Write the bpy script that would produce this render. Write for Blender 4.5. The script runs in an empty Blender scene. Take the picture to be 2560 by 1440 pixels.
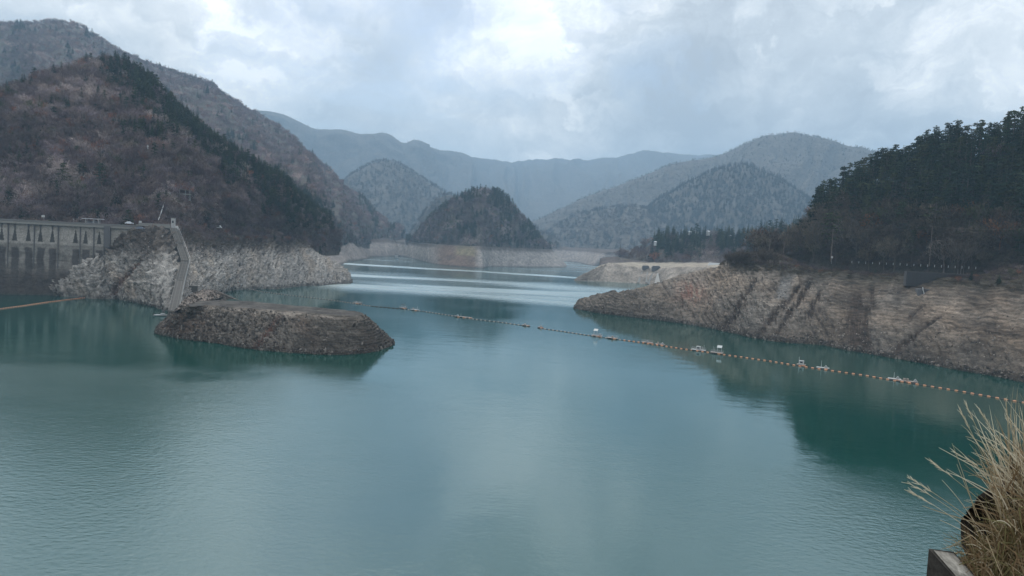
import bpy, bmesh, math, random
import numpy as np
from mathutils import Vector, Matrix
from mathutils.bvhtree import BVHTree

sc = bpy.context.scene
COL = sc.collection
# ------------------------------------------------------------------ camera
F = 1780.0                      # focal length in pixels of a 2560 px wide frame
H = 35.0                        # eye height over the water
ROLL = math.atan(0.0505)
PITCH = math.atan(107.3 / F)
fwd = Vector((0, math.cos(PITCH), -math.sin(PITCH)))
right0 = Vector((1, 0, 0)); up0 = Vector((0, math.sin(PITCH), math.cos(PITCH)))
R_ = right0 * math.cos(ROLL) + up0 * math.sin(ROLL)
U_ = -right0 * math.sin(ROLL) + up0 * math.cos(ROLL)
cam = bpy.data.cameras.new("camera"); camo = bpy.data.objects.new("camera", cam); COL.objects.link(camo)
cam.sensor_width = 36; cam.lens = 36 * F / 2560; cam.clip_start = 0.1; cam.clip_end = 20000
M = Matrix((R_, U_, -fwd)).transposed().to_4x4(); M.translation = Vector((0, 0, H))
camo.matrix_world = M
sc.camera = camo
# ------------------------------------------------------------------ render / colour
sc.render.engine = 'CYCLES'
sc.view_settings.view_transform = 'Standard'; sc.view_settings.look = 'None'
sc.view_settings.exposure = 0.16; sc.view_settings.gamma = 1.0; sc.view_settings.use_curve_mapping = False
sc.cycles.use_denoising = True
sc.cycles.max_bounces = 6; sc.cycles.diffuse_bounces = 2; sc.cycles.glossy_bounces = 2; sc.cycles.volume_bounces = 1
sc.cycles.caustics_reflective = False; sc.cycles.caustics_refractive = False

def ray(px, py):
    return (fwd + R_ * ((px - 1280) / F) - U_ * ((py - 720) / F))
def W(px, py, z=0.0):
    d = ray(px, py); t = (z - H) / d.z
    return np.array((d.x * t, d.y * t, z))
def P(px, py, D):
    d = ray(px, py); t = D / math.hypot(d.x, d.y)
    return np.array((d.x * t, d.y * t, H + d.z * t))
def PZ(px, D, z):
    """point in the vertical plane through column px, at range D and height z"""
    yh = 548 + 0.0505 * px
    d = ray(px, yh); n = math.hypot(d.x, d.y)
    return np.array((d.x / n * D, d.y / n * D, z))
def proj(p):
    """world points (N,3) -> pixels"""
    q = np.asarray(p) - np.array((0, 0, H))
    r = q @ np.array(R_); u = q @ np.array(U_); f = q @ np.array(fwd)
    return 1280 + F * r / f, 720 - F * u / f

# ------------------------------------------------------------------ node helpers
def newmat(name):
    m = bpy.data.materials.new(name); m.use_nodes = True; nt = m.node_tree; nt.nodes.clear()
    return m, nt
class NT:
    def __init__(s, nt): s.nt = nt
    def n(s, t, **kw):
        nd = s.nt.nodes.new(t)
        for k, v in kw.items():
            if k.startswith('i_'): nd.inputs[k[2:].replace('_', ' ')].default_value = v
            else: setattr(nd, k, v)
        return nd
    def l(s, a, b): s.nt.links.new(a, b)
    def math(s, op, a, b=None, c=None, clamp=False):
        nd = s.nt.nodes.new('ShaderNodeMath'); nd.operation = op; nd.use_clamp = clamp
        for i, v in enumerate((a, b, c)):
            if v is None: continue
            if isinstance(v, (int, float)): nd.inputs[i].default_value = v
            else: s.l(v, nd.inputs[i])
        return nd.outputs[0]
    def vmath(s, op, a, b=None):
        nd = s.nt.nodes.new('ShaderNodeVectorMath'); nd.operation = op
        for i, v in enumerate((a, b)):
            if v is None: continue
            if isinstance(v, (tuple, list, Vector)): nd.inputs[i].default_value = v
            else: s.l(v, nd.inputs[i])
        return nd.outputs['Value'] if op in ('DOT_PRODUCT', 'LENGTH') else nd.outputs[0]
    def noise(s, vec, scale, detail=4, rough=0.55, dist=0.0, lac=2.0):
        nd = s.nt.nodes.new('ShaderNodeTexNoise'); nd.inputs['Scale'].default_value = scale
        nd.inputs['Detail'].default_value = detail; nd.inputs['Roughness'].default_value = rough
        nd.inputs['Distortion'].default_value = dist
        if vec is not None: s.l(vec, nd.inputs['Vector'])
        return nd
    def ramp(s, fac, stops):
        nd = s.nt.nodes.new('ShaderNodeValToRGB'); cr = nd.color_ramp
        while len(cr.elements) < len(stops): cr.elements.new(0.5)
        for e, (p, c) in zip(cr.elements, stops):
            e.position = p; e.color = (c, c, c, 1) if isinstance(c, (int, float)) else (*c, 1)
        s.l(fac, nd.inputs[0]); return nd.outputs[0]
    def mix(s, fac, a, b, mode='MIX'):
        nd = s.nt.nodes.new('ShaderNodeMix'); nd.data_type = 'RGBA'; nd.blend_type = mode
        if isinstance(fac, (int, float)): nd.inputs[0].default_value = fac
        else: s.l(fac, nd.inputs[0])
        for v, i in ((a, 6), (b, 7)):
            if isinstance(v, (tuple, list)): nd.inputs[i].default_value = (*v, 1)
            elif isinstance(v, (int, float)): nd.inputs[i].default_value = (v, v, v, 1)
            else: s.l(v, nd.inputs[i])
        return nd.outputs[2]
    def mapr(s, v, a, b, c=0.0, d=1.0, kind='SMOOTHSTEP'):
        nd = s.nt.nodes.new('ShaderNodeMapRange'); nd.interpolation_type = kind
        s.l(v, nd.inputs[0])
        for i, x in enumerate((a, b, c, d)): nd.inputs[i + 1].default_value = x
        return nd.outputs[0]

# ------------------------------------------------------------------ sky
SUN_EL, SUN_AZ = math.radians(48), math.radians(-25)
world = bpy.data.worlds.new("World"); sc.world = world; world.use_nodes = True
w = NT(world.node_tree); world.node_tree.nodes.clear()
out = w.n('ShaderNodeOutputWorld')
sky = w.n('ShaderNodeTexSky', sky_type='NISHITA'); sky.sun_disc = False
sky.sun_elevation = SUN_EL; sky.sun_rotation = SUN_AZ; sky.air_density = 1.0; sky.dust_density = 1.5
bg1 = w.n('ShaderNodeBackground'); bg1.inputs[1].default_value = 0.13; w.l(sky.outputs[0], bg1.inputs[0])
tc = w.n('ShaderNodeTexCoord'); gen = tc.outputs['Generated']
nrm = w.vmath('NORMALIZE', gen)
# irregular edges: bend the direction a little by noise before measuring anything
nz = w.noise(nrm, 3.6, 10, 0.60)
bend = w.vmath('SUBTRACT', nz.outputs['Color'], (0.5, 0.5, 0.5))
bend = w.vmath('MULTIPLY', bend, (0.46, 0.46, 0.42))
dirb = w.vmath('NORMALIZE', w.vmath('ADD', nrm, bend))
# cloud texture on a layer overhead, compressed towards the horizon
sep = w.n('ShaderNodeSeparateXYZ'); w.l(nrm, sep.inputs[0])
zz = w.math('ADD', w.math('MAXIMUM', sep.outputs[2], 0.0), 0.22)
cmb = w.n('ShaderNodeCombineXYZ'); w.l(w.math('DIVIDE', sep.outputs[0], zz), cmb.inputs[0]); w.l(w.math('DIVIDE', sep.outputs[1], zz), cmb.inputs[1])
c1 = w.noise(cmb.outputs[0], 1.5, 9, 0.58, 0.35)
c2 = w.noise(nrm, 4.2, 8, 0.58, 0.3)
val = w.math('ADD', w.math('MULTIPLY', w.math('SUBTRACT', c1.outputs[0], 0.5), 1.0), w.math('MULTIPLY', w.math('SUBTRACT', c2.outputs[0], 0.5), 1.7))
# billows: soft-edged heaps one behind the other, flattened by perspective
strv = w.vmath('MULTIPLY', dirb, (1.0, 1.0, 2.0))
c3 = w.noise(strv, 6.5, 9, 0.55, 0.45); c4 = w.noise(strv, 14.0, 8, 0.6, 0.3)
val = w.math('ADD', val, w.mapr(c3.outputs[0], .42, .60, -.12, .12)); val = w.math('ADD', val, w.mapr(c4.outputs[0], .40, .62, -.07, .07))
val = w.math('ADD', val, 0.50)
# broad masses of the cloud deck: (pixel x, y, angular radius in px, brightness change)
for (px, py, rr, am) in ((60, 30, 420, .22), (560, 230, 260, -.05), (600, 90, 170, .12), (1010, 200, 190, -.20), (1300, 300, 200, .34),
                         (1360, 365, 90, .16), (1620, 250, 260, -.15), (1990, 270, 240, -.22), (1865, 228, 55, .26), (2220, 330, 200, .10),
                         (2400, 130, 360, -.15), (2030, 60, 130, .13), (1500, 40, 200, .07), (760, 200, 150, .10), (1180, 60, 330, .06),
                         (1640, 350, 180, -.10), (2560, 60, 150, .08), (1750, 380, 60, .16), (900, 290, 200, .06)):
    d = ray(px, py).normalized()
    dt = w.vmath('DOT_PRODUCT', dirb, tuple(d))
    f_ = w.mapr(dt, math.cos(rr * 1.75 / F), 1.0, 0.0, am)
    val = w.math('ADD', val, f_)
ccol = w.ramp(val, [(0.05, (.42, .45, .485)), (0.40, (.585, .62, .65)), (0.66, (.80, .815, .82)), (0.86, (1.01, 1.01, .99)), (1.0, (1.24, 1.22, 1.18))])
# an overcast dome brightens towards the zenith
lum = w.math('ADD', .80, w.math('MULTIPLY', w.math('MAXIMUM', sep.outputs[2], 0.0), 1.0))
bg2 = w.n('ShaderNodeBackground'); w.l(ccol, bg2.inputs[0]); w.l(w.math('MULTIPLY', lum, 1.16), bg2.inputs[1])
# thin places where the blue shows through
thin = None
for (px, py, rr, am) in ((930, 40, 420, .75), (1240, 120, 210, .7), (1640, 190, 110, .45), (1450, 30, 160, .4)):
    d = ray(px, py).normalized()
    f_ = w.mapr(w.vmath('DOT_PRODUCT', dirb, tuple(d)), math.cos(rr * 1.2 / F), 1.0, 0.0, am)
    thin = f_ if thin is None else w.math('MAXIMUM', thin, f_)
thin = w.math('MULTIPLY', thin, w.mapr(c1.outputs[0], 0.68, 0.36))
mixw = w.n('ShaderNodeMixShader')
w.l(w.math('SUBTRACT', 1.0, w.math('MINIMUM', thin, 0.75)), mixw.inputs[0]); w.l(bg1.outputs[0], mixw.inputs[1]); w.l(bg2.outputs[0], mixw.inputs[2])
w.l(mixw.outputs[0], out.inputs[0])
world.cycles.sampling_method = 'MANUAL'; world.cycles.sample_map_resolution = 512
# ------------------------------------------------------------------ sun behind the cloud deck
sl = bpy.data.lights.new("sun", 'SUN'); sl.energy = 1.4; sl.angle = math.radians(14); sl.color = (1.0, 0.96, 0.9)
so = bpy.data.objects.new("sun", sl); COL.objects.link(so)
sd = Vector((math.sin(SUN_AZ) * math.cos(SUN_EL), math.cos(SUN_AZ) * math.cos(SUN_EL), math.sin(SUN_EL)))
so.rotation_euler = sd.to_track_quat('Z', 'Y').to_euler(); so.location = (0, 0, 400)

# ------------------------------------------------------------------ noise in numpy
def _h(ix, iy, seed):
    h = (ix.astype(np.int64) * 374761393 + iy.astype(np.int64) * 668265263 + seed * 1442695041) & 0xffffffff
    h = ((h ^ (h >> 13)) * 1274126177) & 0xffffffff
    return (h ^ (h >> 16)) & 0xffff
def gn(x, y, seed=0):
    xi = np.floor(x); yi = np.floor(y); fx = x - xi; fy = y - yi
    u = fx * fx * fx * (fx * (fx * 6 - 15) + 10); v = fy * fy * fy * (fy * (fy * 6 - 15) + 10)
    def g(ox, oy):
        a = _h(xi + ox, yi + oy, seed) * (2 * math.pi / 65536)
        return np.cos(a) * (fx - ox) + np.sin(a) * (fy - oy)
    return 1.5 * ((g(0, 0) * (1 - u) + g(1, 0) * u) * (1 - v) + (g(0, 1) * (1 - u) + g(1, 1) * u) * v)
def fbm(x, y, oct=4, seed=0, gain=.5):
    s = 0; a = 1; f = 1; t = 0
    for i in range(oct):
        s = s + a * gn(x * f, y * f, seed + i * 17); t += a; a *= gain; f *= 2.03
    return s / t
def ridged(x, y, oct=4, seed=0, gain=.5):
    s = 0; a = 1; f = 1; t = 0
    for i in range(oct):
        s = s + a * (1 - 2 * np.abs(gn(x * f, y * f, seed + i * 13))); t += a; a *= gain; f *= 2.1
    return s / t
def sstep(a, b, x):
    t = np.clip((x - a) / (b - a), 0, 1); return t * t * (3 - 2 * t)
def mixc(a, b, t): return np.asarray(a) * (1 - t[..., None]) + np.asarray(b) * t[..., None]

# ------------------------------------------------------------------ mesh helpers
def grid_object(name, G, mat, col=None, smooth=True, kind='structure', parent=None):
    nv, nu = G.shape[:2]
    me = bpy.data.meshes.new(name)
    me.vertices.add(nu * nv); me.vertices.foreach_set('co', G.reshape(-1).astype(np.float32))
    idx = np.arange(nu * nv).reshape(nv, nu)
    q = np.stack([idx[:-1, :-1], idx[:-1, 1:], idx[1:, 1:], idx[1:, :-1]], -1).reshape(-1, 4)
    me.loops.add(q.size); me.loops.foreach_set('vertex_index', q.reshape(-1).astype(np.int32))
    me.polygons.add(len(q)); me.polygons.foreach_set('loop_start', np.arange(0, q.size, 4, dtype=np.int32))
    me.polygons.foreach_set('use_smooth', np.full(len(q), smooth))
    me.update(calc_edges=True)
    if col is not None:
        at = me.color_attributes.new('Col', 'FLOAT_COLOR', 'POINT')
        c = np.concatenate([col.reshape(-1, 3), np.ones((nu * nv, 1))], 1)
        at.data.foreach_set('color', c.reshape(-1).astype(np.float32))
    me.materials.append(mat)
    o = bpy.data.objects.new(name, me); COL.objects.link(o)
    if parent is not None: o.parent = parent
    elif kind: o['kind'] = kind
    return o
def cr_interp(pts, t):
    """Catmull-Rom of pts (C,...) at parameters t in 0..C-1"""
    C = len(pts); i = np.clip(np.floor(t).astype(int), 0, C - 2); f = (t - i)
    sh = (-1,) + (1,) * (pts.ndim - 1); f = f.reshape(sh)
    p0 = pts[np.maximum(i - 1, 0)]; p1 = pts[i]; p2 = pts[i + 1]; p3 = pts[np.minimum(i + 2, C - 1)]
    m1 = (p2 - p0) * .5; m2 = (p3 - p1) * .5
    f2 = f * f; f3 = f2 * f
    return (2 * f3 - 3 * f2 + 1) * p1 + (f3 - 2 * f2 + f) * m1 + (-2 * f3 + 3 * f2) * p2 + (f3 - f2) * m2
def loft(cols, nu, nv, smooth_v=False):
    A = np.array(cols, float)                    # (C,R,3)
    mid = A.mean(1); d = np.r_[0, np.cumsum(np.maximum(np.linalg.norm(np.diff(mid, axis=0), axis=1), .01))]
    t = np.interp(np.linspace(0, d[-1], nu), d, np.arange(len(d)))
    B = cr_interp(A, t)                          # (nu,R,3)
    B = np.swapaxes(B, 0, 1)                     # (R,nu,3)
    e = np.r_[0, np.cumsum(np.maximum(np.linalg.norm(np.diff(B, axis=0), axis=2).mean(1), .01))]
    tv = np.interp(np.linspace(0, e[-1], nv), e, np.arange(len(e)))
    if smooth_v: G = cr_interp(B, tv)
    else:
        i = np.clip(np.floor(tv).astype(int), 0, len(e) - 2); f = (tv - i)[:, None, None]
        G = B[i] * (1 - f) + B[i + 1] * f
    return G, tv, t
def normals(G):
    du = np.gradient(G, axis=1); dv = np.gradient(G, axis=0)
    n = np.cross(du, dv); n /= np.maximum(np.linalg.norm(n, axis=2, keepdims=True), 1e-6)
    s = np.sign(n[..., 2:3].mean()); return n * (s if s != 0 else 1)
def lin_cols(rows):
    """rows: list of polylines of equal length -> columns"""
    return [[r[i] for r in rows] for i in range(len(rows[0]))]

class MB:
    def __init__(s): s.v = []; s.f = []; s.m = []; s.T = Matrix.Identity(4)
    def add(s, vs, fs, m=0):
        b = len(s.v); s.v += [tuple(s.T @ Vector(p)) for p in vs]; s.f += [tuple(b + i for i in f) for f in fs]; s.m += [m] * len(fs)
        return s
    def box(s, x0, x1, y0, y1, z0, z1, m=0, bev=0.0):
        if bev > 0:
            b = bev
            pr = [(x0 + b, y0), (x1 - b, y0), (x1, y0 + b), (x1, y1 - b), (x1 - b, y1), (x0 + b, y1), (x0, y1 - b), (x0, y0 + b)]
            cx, cy = (x0 + x1) / 2, (y0 + y1) / 2
            def shr(p): return (cx + (p[0] - cx) * (1 - b / max(abs(x1 - x0), .001)), cy + (p[1] - cy) * (1 - b / max(abs(y1 - y0), .001)))
            rings = [[(*p, z0) for p in pr], [(*p, z1 - b) for p in pr], [(*shr(p), z1) for p in pr]]
            vs = sum(rings, []); fs = []
            for k in range(2):
                for i in range(8): fs.append((k * 8 + i, k * 8 + (i + 1) % 8, k * 8 + 8 + (i + 1) % 8, k * 8 + 8 + i))
            fs += [tuple(range(16, 24)), tuple(range(7, -1, -1))]
            return s.add(vs, fs, m)
        vs = [(x, y, z) for x in (x0, x1) for y in (y0, y1) for z in (z0, z1)]
        return s.add(vs, [(0, 1, 3, 2), (4, 6, 7, 5), (0, 4, 5, 1), (2, 3, 7, 6), (0, 2, 6, 4), (1, 5, 7, 3)], m)
    def tube(s, pts, r0, r1=None, n=6, m=0):
        r1 = r0 if r1 is None else r1; pts = [Vector(p) for p in pts]; vs = []; k = len(pts)
        for i, p in enumerate(pts):
            d = (pts[min(i + 1, k - 1)] - pts[max(i - 1, 0)]).normalized()
            a = d.orthogonal().normalized(); b = d.cross(a); r = r0 + (r1 - r0) * i / (k - 1)
            for j in range(n):
                t = 2 * math.pi * j / n; vs.append(p + (a * math.cos(t) + b * math.sin(t)) * r)
        fs = []
        for i in range(k - 1):
            for j in range(n): fs.append((i * n + j, i * n + (j + 1) % n, (i + 1) * n + (j + 1) % n, (i + 1) * n + j))
        fs += [tuple(range(n))[::-1], tuple(range((k - 1) * n, k * n))]
        return s.add(vs, fs, m)
    def build(s, name, mats, parent=None, smooth=False, link=True):
        me = bpy.data.meshes.new(name); me.from_pydata(s.v, [], s.f)
        for mt in (mats if isinstance(mats, (list, tuple)) else [mats]): me.materials.append(mt)
        me.polygons.foreach_set('material_index', s.m)
        if smooth: me.polygons.foreach_set('use_smooth', [True] * len(s.f))
        me.update()
        o = bpy.data.objects.new(name, me)
        if link: COL.objects.link(o)
        if parent is not None: o.parent = parent
        return o
def tag(o, label=None, cat=None, group=None, kind=None):
    if label: o['label'] = label
    if cat: o['category'] = cat
    if group: o['group'] = group
    if kind: o['kind'] = kind
    return o
def empty(name, loc, rz=0.0):
    o = bpy.data.objects.new(name, None); COL.objects.link(o); o.location = Vector(loc); o.rotation_euler = (0, 0, rz)
    o.empty_display_size = .5; return o

# ------------------------------------------------------------------ materials
def simple(name, col, rough=.7, var=.25, scale=2.0, metal=0.0, bump=.15):
    m, nt = newmat(name); k = NT(nt); o = k.n('ShaderNodeOutputMaterial'); b = k.n('ShaderNodeBsdfPrincipled')
    t = k.n('ShaderNodeTexCoord'); nz = k.noise(t.outputs['Object'], scale, 5, .6)
    c = k.mix(nz.outputs[0], tuple(x * (1 - var) for x in col), tuple(min(1, x * (1 + var)) for x in col))
    k.l(c, b.inputs['Base Color']); b.inputs['Roughness'].default_value = rough; b.inputs['Metallic'].default_value = metal
    bp = k.n('ShaderNodeBump'); bp.inputs['Strength'].default_value = bump; k.l(nz.outputs[0], bp.inputs['Height']); k.l(bp.outputs[0], b.inputs['Normal'])
    k.l(b.outputs[0], o.inputs[0]); return m
M_conc = simple('concrete', (.22, .215, .20), .9)
M_concdk = simple('dark_concrete', (.10, .10, .105), .9)
M_white = simple('white_paint', (.42, .43, .43), .5, .1)
M_steel = simple('grey_steel', (.35, .36, .37), .45, .15, metal=.5)
M_dark = simple('black_rubber_and_shade', (.035, .03, .03), .7)
M_orange = simple('orange_float', (.56, .25, .13), .55, .2, 1.0)
M_tan = simple('faded_float', (.30, .25, .22), .6, .2, 1.0)
M_wood = simple('weathered_pole', (.16, .13, .11), .9)
M_glass = simple('dark_glass', (.03, .04, .05), .15, .1)
M_asph = simple('asphalt', (.07, .07, .07), .9)
M_roof = simple('pale_roof', (.55, .56, .60), .6, .1)
M_red = simple('rust_red', (.25, .06, .04), .7)

def rock_material(name, s1=.35, s2=2.2, bumpd=.5, spk=.6, vs=1.0):
    m, nt = newmat(name); k = NT(nt); o = k.n('ShaderNodeOutputMaterial'); b = k.n('ShaderNodeBsdfPrincipled')
    at = k.n('ShaderNodeAttribute', attribute_name='Col'); g = k.n('ShaderNodeNewGeometry'); pos = k.vmath('MULTIPLY', g.outputs['Position'], (1, 1, vs))
    n1 = k.noise(pos, s1, 8, .66, .4); n2 = k.noise(pos, s2, 6, .7)
    vo = k.n('ShaderNodeTexVoronoi'); vo.inputs['Scale'].default_value = s1 * 2.2; k.l(k.vmath('ADD', pos, k.vmath('SCALE', n1.outputs['Color'])), vo.inputs['Vector'])
    f = k.mapr(n1.outputs[0], .33, .68, 1 - spk, 1 + spk, 'LINEAR')
    f2 = k.mapr(n2.outputs[0], .33, .67, .62, 1.38, 'LINEAR')
    f3 = k.mapr(vo.outputs['Distance'], 0.0, .5, .8, 1.12, 'LINEAR')
    fac = k.math('MULTIPLY', k.math('MULTIPLY', f, f2), f3)
    cc = k.vmath('SCALE', at.outputs['Color']); k.l(fac, cc.node.inputs['Scale'])
    k.l(cc, b.inputs['Base Color']); b.inputs['Roughness'].default_value = .95; b.inputs['Specular IOR Level'].default_value = .15
    h = k.math('ADD', n1.outputs[0], k.math('MULTIPLY', n2.outputs[0], .3))
    bp = k.n('ShaderNodeBump'); bp.inputs['Strength'].default_value = 1.0; bp.inputs['Distance'].default_value = bumpd
    k.l(h, bp.inputs['Height']); k.l(bp.outputs[0], b.inputs['Normal']); k.l(b.outputs[0], o.inputs[0])
    return m
M_rock = rock_material('bare_rock', .45, 2.4, .4, .62)
M_strata = rock_material('layered_rock', .22, 1.4, .35, .6, 4.0)
M_rockfar = rock_material('far_bank_rock', .12, .6, 2.0, .35)
M_forestfloor = rock_material('forest_floor', .06, .5, 3.0, .35)

def tree_material(name, base, var=.3, rough=.9, trans=0.0):
    """base colour times the tint each tree carries"""
    m, nt = newmat(name); k = NT(nt); o = k.n('ShaderNodeOutputMaterial'); b = k.n('ShaderNodeBsdfPrincipled')
    at = k.n('ShaderNodeAttribute', attribute_name='tint'); at.attribute_type = 'INSTANCER'
    t = k.n('ShaderNodeTexCoord'); nz = k.noise(t.outputs['Object'], 5.0, 3, .6)
    v = k.mapr(nz.outputs[0], .3, .7, 1 - var, 1 + var, 'LINEAR')
    cc = k.vmath('MULTIPLY', at.outputs['Color'], base); c2 = k.vmath('SCALE', cc); k.l(v, c2.node.inputs['Scale'])
    k.l(c2, b.inputs['Base Color']); b.inputs['Roughness'].default_value = rough; b.inputs['Specular IOR Level'].default_value = .1
    k.l(b.outputs[0], o.inputs[0]); return m
M_twig = tree_material('bare_twigs', (1, 1, 1))
M_bark = tree_material('bark', (.9, .9, .95), .15)
M_needle = tree_material('needles', (1, 1, 1), .4)
# ================================================================== LARGE STRUCTURE
# ------------------------------------------------------------------ water
def make_lake():
    m, nt = newmat('lake_water'); k = NT(nt); o = k.n('ShaderNodeOutputMaterial')
    g = k.n('ShaderNodeNewGeometry'); pos = g.outputs['Position']; s = k.n('ShaderNodeSeparateXYZ'); k.l(pos, s.inputs[0])
    # wind: ruffled streaks far out, calm sheets between them
    mp = k.vmath('MULTIPLY', pos, (1 / 420, 1 / 85, 1)); st = k.noise(mp, 1.0, 4, .5, .3)
    wob = k.noise(k.vmath('MULTIPLY', pos, (1 / 160, 1 / 160, 1)), 1.0, 3, .5)
    yy = k.math('ADD', k.math('ADD', s.outputs[1], k.math('MULTIPLY', k.math('SUBTRACT', wob.outputs[0], .5), 110)), k.math('MULTIPLY', s.outputs[0], .28))
    band = k.math('MULTIPLY', k.mapr(yy, 405, 465), k.mapr(yy, 760, 620))
    band2 = k.math('MULTIPLY', k.mapr(yy, 830, 850), k.mapr(yy, 900, 880))
    far = k.math('MULTIPLY', k.mapr(yy, 950, 1100), k.mapr(st.outputs[0], .44, .60, 0, .7))
    near = k.math('MULTIPLY', k.mapr(st.outputs[0], .52, .66), .25)
    ruf = k.math('MAXIMUM', k.math('MAXIMUM', band, band2), k.math('MAXIMUM', far, near))
    # breeze close in: one patch under the left shore, one by the right corner
    wobn = k.math('MULTIPLY', k.math('SUBTRACT', k.noise(pos, .022, 4, .6).outputs[0], .5), 90)
    xw = k.math('ADD', s.outputs[0], wobn); yw = k.math('ADD', s.outputs[1], wobn)
    pl = k.math('MULTIPLY', k.mapr(xw, 5, -55), k.mapr(yw, 200, 165)); pr = k.math('MULTIPLY', k.mapr(xw, 12, 45), k.mapr(yw, 135, 95))
    brz = k.math('MAXIMUM', pl, pr)
    # ripples
    w1 = k.noise(k.vmath('MULTIPLY', pos, (1.0, 1.5, 1)), .9, 3, .55, .2)
    w2 = k.noise(k.vmath('MULTIPLY', pos, (1.0, 1.3, 1)), .16, 2, .5)
    patch = k.mapr(k.noise(pos, .012, 3, .5).outputs[0], .38, .62, .25, 1.0)
    patch = k.math('ADD', patch, k.math('MULTIPLY', brz, 1.1))
    hgt = k.math('ADD', k.math('MULTIPLY', k.math('MULTIPLY', w1.outputs[0], patch), .030), k.math('MULTIPLY', w2.outputs[0], .035))
    bp = k.n('ShaderNodeBump'); bp.inputs['Strength'].default_value = 1.0; bp.inputs['Distance'].default_value = 1.0
    k.l(hgt, bp.inputs['Height'])
    ruf = k.math('MULTIPLY', ruf, k.mapr(k.noise(k.vmath('MULTIPLY', pos, (1 / 300, 1 / 70, 1)), 1.0, 3, .5).outputs[0], .34, .56, .5, 1.0))
    rough = k.math('ADD', k.math('ADD', .05, k.math('MULTIPLY', brz, .13)), k.math('MULTIPLY', ruf, .23))
    gl = k.n('ShaderNodeBsdfGlossy'); gl.distribution = 'GGX'; gl.inputs['Color'].default_value = (.84, .96, 1.0, 1)
    k.l(rough, gl.inputs['Roughness']); k.l(bp.outputs[0], gl.inputs['Normal'])
    df = k.n('ShaderNodeBsdfDiffuse'); bc = k.mix(k.noise(pos, .02, 4, .5).outputs[0], (.0005, .036, .026), (.0006, .046, .035))
    k.l(bc, df.inputs['Color'])
    fr = k.n('ShaderNodeFresnel'); fr.inputs['IOR'].default_value = 2.5
    mx = k.n('ShaderNodeMixShader'); k.l(fr.outputs[0], mx.inputs[0]); k.l(df.outputs[0], mx.inputs[1]); k.l(gl.outputs[0], mx.inputs[2])
    k.l(mx.outputs[0], o.inputs[0])
    xs = np.linspace(-7000, 7000, 43); ys = np.linspace(-150, 9400, 25)
    G = np.zeros((25, 43, 3)); G[..., 0] = xs[None]; G[..., 1] = ys[:, None]
    grid_object('lake', G, m, smooth=False)
make_lake()

BVH = []
def reg(G):
    nv, nu = G.shape[:2]; idx = np.arange(nu * nv).reshape(nv, nu)
    q = np.stack([idx[:-1, :-1], idx[:-1, 1:], idx[1:, 1:], idx[1:, :-1]], -1).reshape(-1, 4)
    BVH.append(BVHTree.FromPolygons(G.reshape(-1, 3).tolist(), q.tolist()))
def hit(px, py, default=400):
    d = ray(px, py).normalized(); best = None
    for b in BVH:
        r = b.ray_cast(Vector((0, 0, H)), d)
        if r[0] is not None and (best is None or r[3] < best[1]): best = (r[0], r[3])
    return np.array(best[0]) if best else P(px, py, default)
def ground(x, y, z=600):
    best = None
    for b in BVH:
        r = b.ray_cast(Vector((x, y, z)), Vector((0, 0, -1)))
        if r[0] is not None and (best is None or r[0].z > best): best = r[0].z
    return best if best is not None else 0.0

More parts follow.
